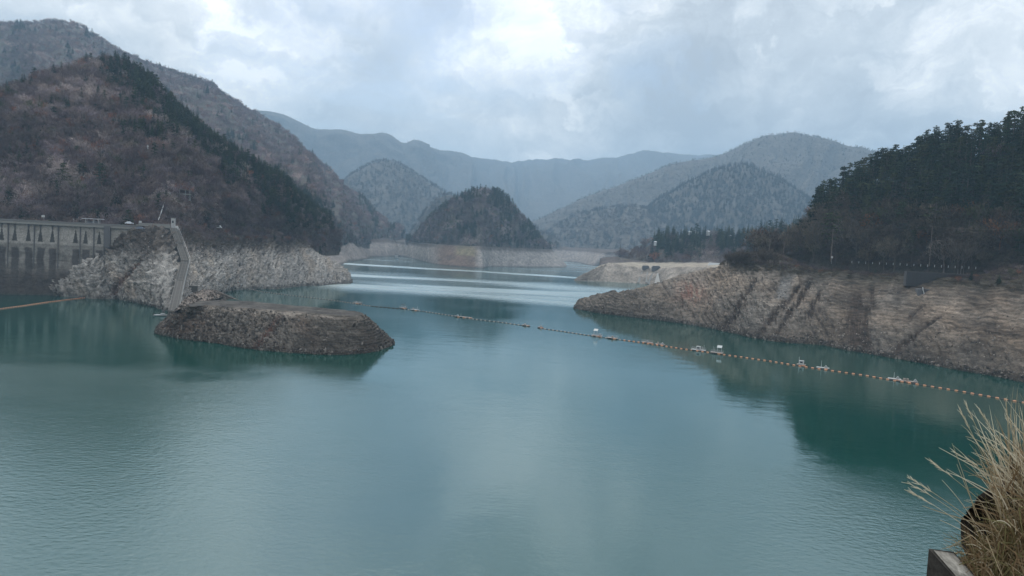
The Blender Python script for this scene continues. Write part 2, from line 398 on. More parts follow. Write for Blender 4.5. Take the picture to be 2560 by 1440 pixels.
EARTH = {}
def mountain(name, ridge, foot, footz, nu, nv, amp, wl, seed, th=8.0, bulge=.06, shear=.3, col=(.10, .085, .07), col2=(.085, .075, .065), rough=1.0, back=1.3, reghit=False):
    """ridge [(px,py,D)], foot [(px,D)] ; th = tree height taken off the skyline"""
    n = max(len(ridge), len(foot)) * 2
    rt = np.linspace(0, len(ridge) - 1, n); ft = np.linspace(0, len(foot) - 1, n)
    rr = np.array(ridge, float); ff = np.array(foot, float)
    # match foot to ridge by pixel column where possible
    rp = cr_interp(rr, rt)
    fd = np.interp(rp[:, 0], ff[:, 0], ff[:, 1])
    rows = [[] for _ in range(7)]
    for i in range(n):
        px, py, D = rp[i]; Rg = P(px, py + th * .75 * F / D, D)
        Ft = PZ(px, min(fd[i], D - 5), footz)
        if Rg[2] < footz + 1: Rg[2] = footz + 1
        dirn = np.array((Rg[0], Rg[1], 0)) / D
        hgt = Rg[2] - footz
        rows[0].append(Ft - dirn * 2.5 - np.array((0, 0, 14)))
        rows[1].append(Ft)
        for k, t in ((2, .33), (3, .66)):
            p = Ft * (1 - t) + Rg * t; p = p + np.array((0, 0, hgt * bulge * math.sin(math.pi * t))); rows[k].append(p)
        rows[4].append(Rg)
        rows[5].append(Rg + dirn * hgt * back * .5 - np.array((0, 0, hgt * .40)))
        rows[6].append(Rg + dirn * hgt * back * 1.1 - np.array((0, 0, hgt * 1.05)))
    G, tv, tu = loft(lin_cols(rows), nu, nv, True)
    s = np.r_[0, np.cumsum(np.linalg.norm(np.diff(G[nv // 2], axis=0), axis=1))][None, :] + np.zeros((nv, 1))
    vv = tv[:, None] + np.zeros((1, nu))
    hh = G[..., 2]
    warp = fbm(s / wl * .7, hh / wl * .7, 2, seed + 5) * .8
    xx = s / wl + hh / wl * shear + warp
    gul = ridged(xx, hh / wl * .35, 4, seed, .5)
    det = fbm(G[..., 0] / (wl * .22), G[..., 1] / (wl * .22) + hh / wl * 3, 4, seed + 9)
    mask = sstep(.95, 1.7, vv) * (1 - .93 * np.exp(-((vv - 4) / .55) ** 2))
    d = (gul * amp + det * amp * .25) * mask + rough * .35 * det * sstep(.9, 1.2, vv)
    N = normals(G); N = N * np.array((1, 1, .8)); N /= np.linalg.norm(N, axis=2, keepdims=True)
    sgn = np.sign((N[..., 0] * -G[..., 0] + N[..., 1] * -G[..., 1] + N[..., 2] * 200))
    G = G + N * d[..., None]
    t = np.clip(fbm(G[..., 0] / 60, hh / 60 + G[..., 1] / 90, 4, seed + 3) * .9 + .5, 0, 1)
    c = mixc(col, col2, t) * (1 + .3 * fbm(G[..., 0] / 9, G[..., 2] / 9 + G[..., 1] / 9, 3, seed + 4)[..., None])
    # floor tone varies by noise alone, the same on spurs and in gullies
    grid_object(name, G, M_forestfloor, c)
    reg(G) if reghit else None
    EARTH[name] = (G, vv, gul)
    return G

# far ridges first
mountain('far_mountain_ridge', [(380, 330, 5332), (560, 300, 5171), (640, 279, 5009), (700, 285, 5009), (740, 301, 5009), (775, 320, 5009), (810, 327, 5009), (860, 328, 5009), (905, 340, 5009),
          (965, 336, 5009), (1005, 360, 5009), (1040, 353, 5090), (1085, 374, 5439), (1130, 383, 5796), (1200, 397, 6316), (1280, 409, 6913), (1380, 403, 7142), (1450, 405, 7142), (1540, 397, 7142),
          (1600, 385, 7142), (1700, 389, 7142), (1800, 390, 7142), (1950, 380, 7142), (2200, 400, 7142), (2500, 420, 7142)],
         [(380, 4039), (2500, 4039)], 5, 320, 90, 120, 420, 11, 6, shear=.5)
mountain('far_right_mountain', [(1330, 560, 3040), (1420, 515, 3120), (1500, 482, 3200), (1600, 442, 3280), (1700, 406, 3360), (1780, 394, 3440), (1850, 366, 3520), (1905, 346, 3520), (1975, 335, 3520), (2040, 345, 3520),
          (2100, 361, 3520), (2150, 371, 3520), (2182, 383, 3520), (2225, 378, 3520), (2330, 400, 3520), (2560, 420, 3520), (2900, 380, 3520)],
         [(1330, 2640), (2900, 2400)], 5, 300, 90, 62, 260, 21, 7, shear=-.5)
mountain('middle_hill', [(740, 560, 3087), (820, 490, 3087), (860, 455, 3087), (900, 425, 3087), (945, 404, 3087), (980, 402, 3087), (1020, 424, 3087), (1060, 448, 3005), (1110, 478, 2925), (1160, 500, 2843), (1230, 540, 2762), (1330, 600, 2680)],
         [(740, 2437), (1330, 2437)], 3, 200, 80, 42, 210, 31, 7)
mountain('saddle_hill', [(930, 612, 1971), (1000, 600, 1971), (1040, 560, 1971), (1065, 520, 1971), (1110, 486, 1971), (1160, 488, 1971), (1230, 500, 1971), (1330, 560, 1971), (1400, 600, 1971)],
         [(930, 1890), (1400, 1863)], 3, 130, 60, 9, 80, 33, 7)
mountain('wooded_right_hill', [(1330, 640, 2632), (1400, 622, 2632), (1480, 602, 2632), (1550, 566, 2597), (1600, 530, 2544), (1650, 498, 2509), (1720, 456, 2457), (1790, 424, 2457), (1850, 409, 2457), (1900, 425, 2457), (1960, 452, 2457), (2030, 500, 2457), (2080, 535, 2457), (2160, 575, 2457), (2300, 600, 2457)],
         [(1330, 2295), (1480, 2241), (1560, 2106), (2300, 1917)], 8, 240, 80, 46, 210, 41, 9, shear=-.4)
mountain('brown_shore_hill', [(1290, 640, 2520), (1340, 600, 2520), (1380, 570, 2520), (1430, 538, 2520), (1480, 525, 2520), (1540, 515, 2460), (1620, 520, 2400), (1700, 560, 2340)],
         [(1290, 2280), (1400, 2220), (1500, 1980), (1700, 1872)], 6, 150, 60, 14, 100, 43, 8)
mountain('back_left_mountain', [(-500, 60, 2100), (-250, 50, 2100), (-100, 62, 2100), (0, 72, 2100), (85, 76, 2100), (160, 72, 2100), (215, 92, 2100), (255, 117, 2100), (300, 141, 2100), (360, 168, 2100), (400, 180, 2100), (450, 194, 2100),
          (520, 213, 2100), (552, 240, 2100), (600, 276, 2100), (660, 313, 2100), (700, 343, 2100), (750, 383, 2080), (800, 425, 2060), (850, 466, 2040), (900, 510, 2020), (940, 545, 1980), (960, 575, 1950), (1000, 600, 1950)],
         [(-500, 1000), (300, 950), (600, 860), (700, 800), (745, 800), (778, 965), (845, 1145), (888, 1290), (940, 1460), (1000, 1680)], 26, 420, 150, 42, 190, 51, 10, shear=.5, reghit=True)
mountain('front_left_mountain', [(-700, 330, 560), (-400, 330, 560), (-200, 320, 570), (-60, 290, 590), (60, 225, 620), (130, 190, 640), (180, 172, 650), (230, 158, 660), (285, 150, 660), (320, 165, 660), (350, 186, 650), (400, 232, 640), (440, 265, 630), (480, 300, 620),
          (515, 335, 610), (545, 358, 600), (600, 385, 600), (650, 425, 600), (700, 470, 605), (740, 505, 640), (780, 545, 670), (815, 580, 710), (850, 606, 760)],
         [(-700, 430), (0, 442), (200, 438), (318, 427), (352, 414), (400, 407), (440, 424), (490, 448), (540, 484), (575, 508), (625, 526), (680, 537), (715, 566), (750, 590), (800, 640), (850, 700)], 31, 560, 230, 19, 85, 61, 10, shear=.6, reghit=True)
mountain('spur_hill', [(640, 470, 760), (690, 420, 800), (720, 448, 830), (760, 472, 880), (795, 502, 950), (825, 530, 1020), (845, 560, 1100), (880, 585, 1200), (925, 603, 1320)],
         [(640, 620), (700, 680), (745, 775), (778, 940), (845, 1080), (868, 1130), (925, 1300)], 30, 160, 80, 6, 60, 67, 10, reghit=True)

# ------------------------------------------------------------------ bare banks left by the falling water
def bank(name, cols, nu, nv, fn, mat=None, smooth_v=False, vegtop=True, reghit=True):
    G, tv, tu = loft(cols, nu, nv, smooth_v)
    vv = tv[:, None] + np.zeros((1, nu)); uu = tu[None, :] + np.zeros((nv, 1))
    s = np.r_[0, np.cumsum(np.linalg.norm(np.diff(G[nv // 3], axis=0), axis=1))][None, :] + np.zeros((nv, 1))
    N = normals(G)
    d, c = fn(G, s, uu, vv)
    G = G + N * d[..., None]
    grid_object(name, G, mat or M_rock, c)
    if reghit: reg(G)
    EARTH[name] = (G, vv, d)
    return G

def under(p, k=10, z=-8):
    q = np.array(p, float); d = np.array((q[0], q[1], 0)); d /= np.linalg.norm(d); q = q - d * k; q[2] = z; return q

def craggy(G, s, z, th, amp, seed, a=9.0, b=3.2):
    """slabby oblique relief: long along direction th in the face, short across"""
    c_, s_ = math.cos(th), math.sin(th)
    p = s * c_ + z * s_; q = -s * s_ + z * c_
    wv = fbm(s / 14, z / 14, 3, seed + 2) * 1.2
    r = ridged(p / a + wv, q / b + wv, 5, seed, .58)
    r2 = fbm(p / (a * .25), q / (b * .35), 4, seed + 7, .6)
    return amp * (r * .9 + r2 * .65)  # also drives bank tone: facet and crevice shade put into the colour

def left_cliff(G, s, uu, vv):
    z = G[..., 2]; px, py = proj(G.reshape(-1, 3)); px = px.reshape(z.shape); py = py.reshape(z.shape)
    big = ridged(s / 38 + z / 70, z / 120, 3, 5) * 2.6
    r = craggy(G, s, z, .9, 3.1, 71)
    fine = fbm(s / 1.6, z / 1.3, 3, 75, .7) * .6
    edge = sstep(.9, 1.35, vv) * (1 - .85 * sstep(1.9, 2.3, vv)) 
    d = (big + r + fine) * edge + .3 * r * sstep(.3, 1.0, vv) * (1 - sstep(2.0, 2.4, vv))
    t = np.clip(.5 + .9 * r / 3.1 + .3 * fbm(s / 12, z / 9, 3, 77), 0, 1)
    t = sstep(.18, .82, t); c = mixc((.034, .029, .028), (.30, .282, .26), t)
    pale = sstep(.0, .55, fbm(s / 22 + 3, z / 12, 3, 79) + .25) * sstep(4, 10, z) * sstep(27, 18, z)
    c = mixc(c, c * 1.25, pale)
    warm = np.clip(fbm(s / 16, z / 16, 3, 83) * 1.6, 0, 1); c = mixc(c, c * np.array((1.08, .97, .86)), warm)
    # soil and litter towards the old shoreline
    soil = sstep(16.5, 26, z + 6 * fbm(s / 13, z / 9, 4, 85)); c = mixc(c, (.066, .053, .046), soil * .88); c = c * .78
    # red-brown wash scar running down left of the ramp
    line = 285 + (742 - py) * .95
    sc_ = np.exp(-((px - line) / (4 + (py - 640) * .10).clip(3, 12)) ** 2) * sstep(640, 665, py) * (py < 742)
    c = mixc(c, (.085, .055, .043), np.clip(sc_ * 1.1, 0, 1)); d = d - sc_ * 1.2
    wet = sstep(1.6, .2, z + .6 * fbm(s / 5, z / 5, 2, 87)); c = mixc(c, c * .45, wet)
    return d, c
wl_ = [(120, 736, None), (150, 740, None), (190, 743, None), (240, 747, None), (290, 748, None), (340, 756, None), (385, 766, None), (430, 778, None), (470, 772, None), (510, 756, None), (548, 738, None), (575, 727, None), (640, 723, None), (700, 722, None), (750, 716, None), (800, 714, None), (845, 710, None), (876, 707, None), (868, 697, None), (850, 690, None), (820, 683, None)]
# top edge: (px, py, setback) ; py None -> height 30
tp_ = [(130, 726, 2), (150, 710, 6), (185, 686, 10), (225, 655, 14), (268, 628, 20), (318, 598, 27), (352, 580, 36), (400, 578, 52), (440, 580, 62), (490, 592, 55), (540, 596, 48), (575, 598, 40), (625, 600, 40), (680, 600, 42), (715, 604, 45), (750, 613, 48), (790, 640, 42), (835, 668, 30), (848, 680, 20), (830, 668, 26), (790, 640, 60)]
cols = []
for (a, b) in zip(wl_, tp_):
    w0 = W(a[0], a[1]); D = math.hypot(w0[0], w0[1]); T_ = P(b[0], b[1], D + b[2])
    mid = w0 * .5 + T_ * .5 + np.array((0, 0, .03 * (T_[2])))
    dn = np.array((T_[0], T_[1], 0)); dn /= np.linalg.norm(dn)
    bk = T_ + dn * 14 + np.array((0, 0, min(0, 32.5 - T_[2]) if T_[2] > 32.5 else -1.0 if T_[2] < 24 else 1.2))
    bk2 = bk + dn * 30 + np.array((0, 0, -18.0 if T_[2] < 24 else 2.0))
    cols.append([under(w0), w0, T_, bk, bk2])
bank('left_rock_bank', cols, 760, 190, left_cliff)

def b2(G, s, uu, vv):
    z = G[..., 2]; big = ridged(s / 60 + z / 60, z / 150, 4, 93) * 4 * sstep(.9, 1.4, vv) * (1 - .8 * sstep(1.8, 2.2, vv))
    r = craggy(G, s, z, .9, 1.4, 95, 16, 6); t = np.clip(.5 + .5 * r, 0, 1)
    c = mixc((.13, .11, .10), (.25, .22, .20), t); c = mixc(c, (.09, .07, .06), sstep(22, 28, z))
    wet = sstep(2.2, .4, z); c = mixc(c, c * .5, wet)
    return big + r * .6, c
wl2 = [(740, 690, 560), (790, 680, 640), (845, 664, 0), (866, 656, 0), (872, 652, 0), (890, 651, 0), (918, 647, 0), (925, 643, 0), (950, 642, 0), (985, 641, 0), (1010, 639, 0), (1040, 637, 0)]
tp2 = [(700, 598, 50), (745, 600, 60), (778, 600, 70), (800, 602, 70), (845, 603, 60), (868, 602, 60), (888, 602, 60), (905, 606, 70), (940, 607, 60), (968, 608, 60), (990, 612, 60), (1030, 612, 60)]
cols = []
for a, b in zip(wl2, tp2):
    w0 = W(a[0], a[1]); D = math.hypot(w0[0], w0[1]); T_ = PZ(b[0], D + b[2], 31.0)
    dn = np.array((T_[0], T_[1], 0)); dn /= np.linalg.norm(dn)
    cols.append([under(w0, 20), w0, T_, T_ + dn * 60 + np.array((0, 0, 6.))])
bank('far_left_bank', cols, 420, 80, b2, M_rockfar)

# island hill: bare skirt plus wooded dome as two lofts
def b3(G, s, uu, vv):
    z = G[..., 2]; px, py = proj(G.reshape(-1, 3)); px = px.reshape(z.shape)
    big = ridged(s / 45 + z / 50, z / 150, 4, 103) * 2.0 * sstep(.9, 1.4, vv) * (1 - .8 * sstep(1.8, 2.2, vv))
    r = craggy(G, s, z, .9, 1.1, 105, 14, 5)
    smooth = sstep(1075, 1110, px) * sstep(1200, 1180, px); big *= (1 - smooth); r = r * (1 - .7 * smooth)
    t = np.clip(.5 + .6 * r, 0, 1); c = mixc((.12, .105, .095), (.27, .245, .225), t)
    c = mixc(c, np.array((.125, .085, .065)) * (1 + .25 * fbm(s / 30, z / 2.5, 3, 107))[..., None], smooth * .95)
    gr = smooth * sstep(14, 18, z + 2 * fbm(s / 12, z / 5, 2, 109)) * sstep(1130, 1150, px); c = mixc(c, (.19, .165, .10), gr * .8)
    c = mixc(c, (.10, .085, .075), sstep(22, 27, z + 1.5 * fbm(s / 9, z / 9, 2, 111)) * (1 - smooth * .7))
    wet = sstep(2.2, .4, z); c = mixc(c, c * .55, wet)
    return big + r * .6, c
wl3 = [(930, 634, 0), (1000, 640, 0), (1030, 646, 0), (1060, 654, 0), (1085, 660, 0), (1120, 664, 0), (1160, 667, 0), (1205, 670, 0), (1222, 667, 0), (1260, 667, 0), (1320, 668, 0), (1370, 668, 0), (1405, 668, 0), (1418, 666, 0), (1412, 662, 0), (1400, 656, 0), (1380, 650, 0)]
tp3 = [(930, 606, 60), (1000, 610, 60), (1040, 611, 50), (1062, 612, 50), (1095, 612, 44), (1130, 613, 44), (1170, 613, 44), (1200, 614, 44), (1230, 616, 44), (1265, 618, 44), (1310, 620, 44), (1345, 624, 46), (1368, 628, 46), (1378, 630, 50), (1374, 628, 50), (1366, 626, 40), (1350, 624, 30)]
cols = []; isl = []
for a, b in zip(wl3, tp3):
    w0 = W(a[0], a[1]); D = math.hypot(w0[0], w0[1]); T_ = PZ(b[0], D + b[2], 29.5)
    dn = np.array((T_[0], T_[1], 0)); dn /= np.linalg.norm(dn); isl.append((b[0], D + b[2]))
    cols.append([under(w0, 20), w0, T_, T_ + dn * 60 + np.array((0, 0, 4.))])
bank('island_bank', cols, 420, 90, b3, M_rockfar)
mountain('island_hill', [(1015, 603, 1620), (1040, 588, 1480), (1062, 556, 1350), (1095, 528, 1240), (1130, 503, 1210), (1170, 483, 1200), (1212, 473, 1200), (1258, 488, 1210), (1298, 528, 1240), (1330, 570, 1320), (1355, 600, 1370), (1372, 622, 1410), (1380, 628, 1440)],
         [(x_, d_ + 6) for x_, d_ in isl[1:14]], 29, 240, 120, 6, 60, 63, 8, bulge=.16, reghit=True)

# pale shore below the brown hill, right of the island
cols = []
for (px, py), bx in zip([(1330, 650), (1380, 652), (1420, 654), (1448, 657), (1475, 663), (1500, 664), (1530, 664), (1580, 666), (1650, 668)], [1330, 1385, 1430, 1470, 1500, 1540, 1580, 1620, 1680]):
    w0 = W(px, py); D = math.hypot(w0[0], w0[1]); T_ = PZ(bx, D + 60, 30); dn = np.array((T_[0], T_[1], 0)); dn /= np.linalg.norm(dn)
    cols.append([under(w0, 20), w0, T_, T_ + dn * 120 + np.array((0, 0, 6.))])
bank('far_right_bank', cols, 220, 60, b2, M_rockfar)

# headland with the flat terrace
def b6(G, s, uu, vv):
    z = G[..., 2]; px, py = proj(G.reshape(-1, 3)); px = px.reshape(z.shape)
    r = craggy(G, s, z, .2, .9, 125, 12, 3); big = ridged(s / 30, z / 60, 3, 127) * 1.4 * sstep(.9, 1.3, vv) * (1 - sstep(1.7, 2.0, vv))
    ter = .35 * np.sin(z * 4.2 + 2 * fbm(s / 15, z / 15, 2, 129)) * (vv < 2)
    t = np.clip(.5 + .5 * r + .3 * np.sin(z * 4.2) * (vv < 2), 0, 1); c = mixc((.14, .12, .10), (.27, .235, .20), t)
    c = mixc(c, (.30, .26, .21), sstep(1.9, 2.1, vv) * (1 - sstep(2.7, 3.0, vv + .25 * fbm(s / 20, z / 5, 3, 131))))
    c = mixc(c, (.09, .075, .07), sstep(2.75, 3.05, vv + .25 * fbm(s / 20, z / 5, 3, 131)))
    dk = sstep(1490, 1445, px) * (vv < 2); c = mixc(c, c * .6, dk)
    return (big + r * .5 + ter) * sstep(.4, 1, vv) * (1 - .6 * sstep(2, 2.2, vv)), c
wl6 = [(1470, 690, 0), (1448, 698, 0), (1437, 701, 0), (1470, 703, 0), (1510, 704, 0), (1550, 706, 0), (1590, 708, 0), (1625, 711, 0), (1660, 716, 0), (1700, 722, 0), (1760, 730, 0), (1850, 735, 0)]
e6 = [(1478, 678, 10), (1470, 682, 8), (1472, 680, 10), (1490, 670, 20), (1522, 658, 34), (1560, 663, 30), (1600, 669, 26), (1640, 670, 26), (1680, 668, 28), (1730, 668, 30), (1800, 668, 30), (1860, 668, 30)]
v6 = [(1500, 665, 90), (1500, 663, 90), (1510, 661, 95), (1530, 659, 95), (1560, 657, 95), (1590, 655, 100), (1630, 654, 100), (1670, 654, 100), (1710, 655, 100), (1750, 656, 95), (1810, 658, 90), (1870, 658, 90)]
cols = []
for a, b, c in zip(wl6, e6, v6):
    w0 = W(a[0], a[1]); D = math.hypot(w0[0], w0[1]); T_ = P(b[0], b[1], D + b[2]); V_ = P(c[0], c[1], D + c[2])
    dn = np.array((V_[0], V_[1], 0)); dn /= np.linalg.norm(dn)
    cols.append([under(w0, 12), w0, T_, V_, V_ + dn * 60 + np.array((0, 0, 8.)), V_ + dn * 120 + np.array((0, 0, -30.))])
bank('headland_bank', cols, 420, 120, b6, M_rockfar)
mountain('headland_hill', [(1545, 668, 960), (1572, 652, 960), (1600, 626, 960), (1640, 604, 960), (1700, 594, 960), (1780, 592, 960), (1850, 594, 960), (1900, 590, 880), (1960, 584, 860), (2030, 565, 840), (2120, 550, 820), (2300, 530, 800)],
         [(1545, 905), (1600, 905), (1700, 862), (1800, 800), (1870, 800), (2000, 660), (2300, 560)], 23, 260, 70, 3, 40, 73, 2, reghit=True)

# right-hand peninsula
STREAKS = [((2005, 716), (1880, 868), 5, 12), ((2025, 712), (1925, 868), 4, 8), ((2145, 735), (2135, 880), 9, 30), ((2168, 770), (2165, 880), 5, 11), ((2185, 712), (2178, 780), 4, 6),
           ((2320, 770), (2275, 802), 4, 7), ((2365, 798), (2250, 880), 5, 9), ((1900, 700), (1820, 830), 4, 10), ((2055, 730), (2020, 800), 4, 9), ((1855, 790), (1800, 828), 4, 9)]
def right_bank(G, s, uu, vv):
    z = G[..., 2]; px, py = proj(G.reshape(-1, 3)); px = px.reshape(z.shape); py = py.reshape(z.shape)
    on = sstep(.85, 1.3, vv) * (1 - .8 * sstep(1.85, 2.15, vv))
    big = ridged(s / 34 - z / 60, z / 120, 3, 135) * 3.4
    cr = craggy(G, s, z, -.95, 1.9, 137, 8, 2.8)
    craggyzone = np.clip(sstep(2120, 1900, px) + sstep(15, 6, z) * .8 + .5 * fbm(s / 25, z / 12, 2, 139), .12, 1)
    fine = fbm(s / 1.1, z / .9, 3, 141, .7) * .28
    zz = z + .7 * fbm(s / 30, z / 30, 2, 143)
    ter = (np.abs(((zz / 1.15) % 1) - .5) - .25) * .9
    d = (big + cr * craggyzone + fine * (.4 + craggyzone) + ter * (.95 - .7 * craggyzone)) * on
    rr_ = cr / 1.9
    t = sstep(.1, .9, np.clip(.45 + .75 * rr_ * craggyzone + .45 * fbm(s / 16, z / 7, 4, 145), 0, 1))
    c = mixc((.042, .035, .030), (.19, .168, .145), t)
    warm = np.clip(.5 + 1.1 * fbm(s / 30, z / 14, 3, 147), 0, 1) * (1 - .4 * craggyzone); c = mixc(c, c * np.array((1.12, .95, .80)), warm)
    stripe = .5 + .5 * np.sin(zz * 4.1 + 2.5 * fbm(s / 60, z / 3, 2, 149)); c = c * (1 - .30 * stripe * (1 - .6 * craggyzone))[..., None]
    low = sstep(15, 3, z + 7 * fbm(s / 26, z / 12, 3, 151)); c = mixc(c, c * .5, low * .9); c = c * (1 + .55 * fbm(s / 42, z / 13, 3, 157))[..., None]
    # brown wash-outs
    for (x0, y0), (x1, y1), w0, w1 in STREAKS:
        tt = np.clip((py - y0) / (y1 - y0), 0, 1); cx = x0 + (x1 - x0) * tt; wd = (w0 + (w1 - w0) * tt) * 1.25
        m_ = np.exp(-((px - cx + 9 * gn(px / 6, py / 30, 5)) / wd) ** 2) * sstep(y0 - 6, y0 + 12, py) * sstep(y1 + 25, y1 - 5, py)
        br = .6 + .5 * np.clip(gn(px / 3.5, py / 40, 9) + .5, 0, 1)
        c = mixc(c, (.036, .026, .020), np.clip(m_ * br * 1.25, 0, .97)); d = d - m_ * .9 * on
    red = np.exp(-((px - 1732) / 34) ** 2 - ((py - 738) / 26) ** 2) * np.clip(.6 + gn(px / 7, py / 18, 3), 0, 1.2)
    c = mixc(c, (.17, .085, .065), np.clip(red, 0, .9))
    fanm = sstep(1925, 1935, px + (py - 780) * .28) * sstep(1925 + 45, 1925 + 25, px + (py - 780) * .28) * sstep(680, 700, py) * sstep(765, 750, py); c = mixc(c, (.15, .148, .145), fanm * .7); d = d * (1 - .6 * fanm)
    soil = sstep(1.75, 1.95, vv + .12 * fbm(s / 8, z / 8, 3, 153)) * sstep(1800, 1860, px); c = mixc(c, (.055, .048, .038), soil * .93)
    tip = sstep(1640, 1500, px) * (vv < 2.2); c = mixc(c, np.array((.10, .085, .07)) * (1 + .5 * np.sin(zz * 5.5))[..., None], tip * .8)
    wet = sstep(1.2, .2, z + .4 * fbm(s / 4, z / 4, 2, 155)); c = mixc(c, c * .5, wet)
    return d, c
wl7 = [(1520, 745), (1470, 760), (1437, 770), (1470, 778), (1520, 786), (1580, 793), (1640, 800), (1700, 808), (1760, 818), (1830, 832), (1890, 846), (1960, 856), (2050, 862), (2120, 876), (2200, 889), (2300, 907), (2400, 926), (2500, 943), (2560, 956), (2700, 988), (2900, 1038), (3200, 1110)]
tp7 = [(1545, 738, 8), (1500, 750, 5), (1470, 758, 4), (1500, 750, 10), (1545, 739, 16), (1600, 727, 24), (1655, 708, 32), (1715, 692, 40), (1772, 675, 46), (1830, 664, 50), (1890, 668, 52), (1960, 673, 54), (2050, 681, 54), (2120, 687, 54), (2200, 694, 52), (2290, 700, 52), (2400, 704, 52), (2500, 708, 52), (2560, 712, 52), (2700, 725, 52), (2900, 745, 50), (3200, 780, 50)]
cols = []; EDGE7 = []
for a, b in zip(wl7, tp7):
    w0 = W(a[0], a[1]); D = math.hypot(w0[0], w0[1]); T_ = P(b[0], b[1], D + b[2]); dn = np.array((T_[0], T_[1], 0)); dn /= np.linalg.norm(dn)
    if T_[2] > 29.6: bk = T_ + dn * 16; bk[2] = 32.8; bk2 = bk + dn * 9; bk2[2] = 33.4; bk3 = bk2 + dn * 24; bk3[2] = 36.0
    else: f = T_[2] / 29; bk = T_ + dn * (14 + 4 * f); bk[2] = T_[2] * (.2 + .8 * f) ; bk2 = bk + dn * 16; bk2[2] = -3 + 30 * f * f; bk3 = bk2 + dn * 20; bk3[2] = -8 + 30 * f * f
    EDGE7.append((T_, bk, bk2))
    cols.append([under(w0), w0, T_, bk, bk2, bk3])
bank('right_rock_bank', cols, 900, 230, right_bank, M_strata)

mountain('right_wooded_hill', [(1880, 640, 470), (1930, 620, 470), (1975, 590, 470), (2010, 555, 465), (2035, 500, 460), (2060, 455, 455), (2110, 428, 450), (2165, 400, 450), (2230, 378, 450), (2290, 352, 445), (2340, 330, 440), (2400, 325, 440), (2460, 320, 435), (2510, 305, 430), (2560, 292, 425), (2700, 240, 420), (2900, 200, 410), (3200, 180, 400)],
         [(1880, 432), (2050, 428), (2200, 404), (2400, 385), (2560, 372), (2900, 340), (3200, 325)], 33, 320, 120, 5, 50, 83, 25, bulge=.04, col=(.06, .05, .04), col2=(.045, .042, .035), shear=-.3, reghit=True)

# mound of quarried rock, flat on top
def moundf(G, s, uu, vv):
    z = G[..., 2]; px, py = proj(G.reshape(-1, 3)); px = px.reshape(z.shape); py = py.reshape(z.shape)
    on = sstep(.7, 1.15, vv) * (1 - sstep(1.82, 1.98, vv))
    r = craggy(G, s, z, -.8, 1.1, 161, 4.4, 2.0); big = ridged(s / 14, z / 30, 3, 163) * .7
    fine = fbm(s / .8, z / .7, 3, 165, .7) * .45
    right = sstep(700, 760, px); zz = z + .3 * fbm(s / 14, z / 14, 2, 167); ter = (np.abs(((zz / .75) % 1) - .5) - .25) * .9
    tipm = sstep(820, 880, px); d = (r * (1 - .6 * right) * (1 - .5 * tipm) + big * .5 * (1 - tipm) + fine + ter * (.4 + 1.4 * right)) * on
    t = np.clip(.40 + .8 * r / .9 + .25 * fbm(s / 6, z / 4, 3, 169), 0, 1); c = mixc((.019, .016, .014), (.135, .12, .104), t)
    c = mixc(c, c * np.array((1.15, .85, .72)), np.clip(sstep(540, 430, px) * .8 + .6 * fbm(s / 9, z / 9, 2, 171), 0, 1))
    cx = 645 + (790 - py) * .72 + 40; scar = np.exp(-((px - (705 - (py - 785) * .75)) / (5 + (py - 780) * .07).clip(3, 14)) ** 2) * (vv < 2) * sstep(775, 790, py); c = mixc(c, (.10, .055, .043), np.clip(scar, 0, .9)); d -= scar * .5
    rim = np.exp(-((vv - 1.9) / .10) ** 2); c = mixc(c, (.19, .165, .14), rim * .75)
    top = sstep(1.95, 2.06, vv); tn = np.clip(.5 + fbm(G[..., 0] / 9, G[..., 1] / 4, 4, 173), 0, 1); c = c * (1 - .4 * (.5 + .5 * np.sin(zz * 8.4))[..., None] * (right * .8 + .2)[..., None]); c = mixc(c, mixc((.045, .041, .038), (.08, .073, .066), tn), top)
    d = d + top * .12 * fbm(G[..., 0] / 3, G[..., 1] / 2, 3, 175)
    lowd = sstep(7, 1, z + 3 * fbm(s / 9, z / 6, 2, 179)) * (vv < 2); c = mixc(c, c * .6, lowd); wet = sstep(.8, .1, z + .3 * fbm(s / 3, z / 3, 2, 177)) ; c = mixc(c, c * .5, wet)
    return d, c
fw = [(432, 786), (412, 806), (393, 831), (430, 842), (480, 850), (540, 858), (600, 868), (660, 876), (720, 881), (780, 885), (840, 887), (890, 885), (940, 878), (975, 865), (983, 856), (968, 842), (930, 820)]
tf = [(470, 764), (475, 766), (490, 766), (510, 763), (540, 764), (580, 768), (620, 770), (665, 773), (710, 776), (760, 780), (810, 785), (850, 788), (885, 789), (904, 786), (906, 783), (900, 781), (885, 779)]
tb = [(500, 752), (510, 752), (520, 752), (535, 751), (560, 751), (590, 752), (625, 753), (665, 757), (700, 760), (740, 764), (780, 767), (820, 771), (850, 774), (875, 776), (885, 777), (880, 777), (870, 776)]
cols = []
for a, b, c in zip(fw, tf, tb):
    w0 = W(*a); T_ = W(b[0], b[1], 10.4); B_ = W(c[0], c[1], 10.8); dn = np.array((B_[0], B_[1], 0)); dn /= np.linalg.norm(dn)
    bk = B_ + dn * 14; bk[2] = 0; bk2 = B_ + dn * 24; bk2[2] = -8
    cols.append([under(w0, 6, -5), w0, T_, B_, bk, bk2])
bank('rubble_mound', cols, 620, 190, moundf, M_strata)

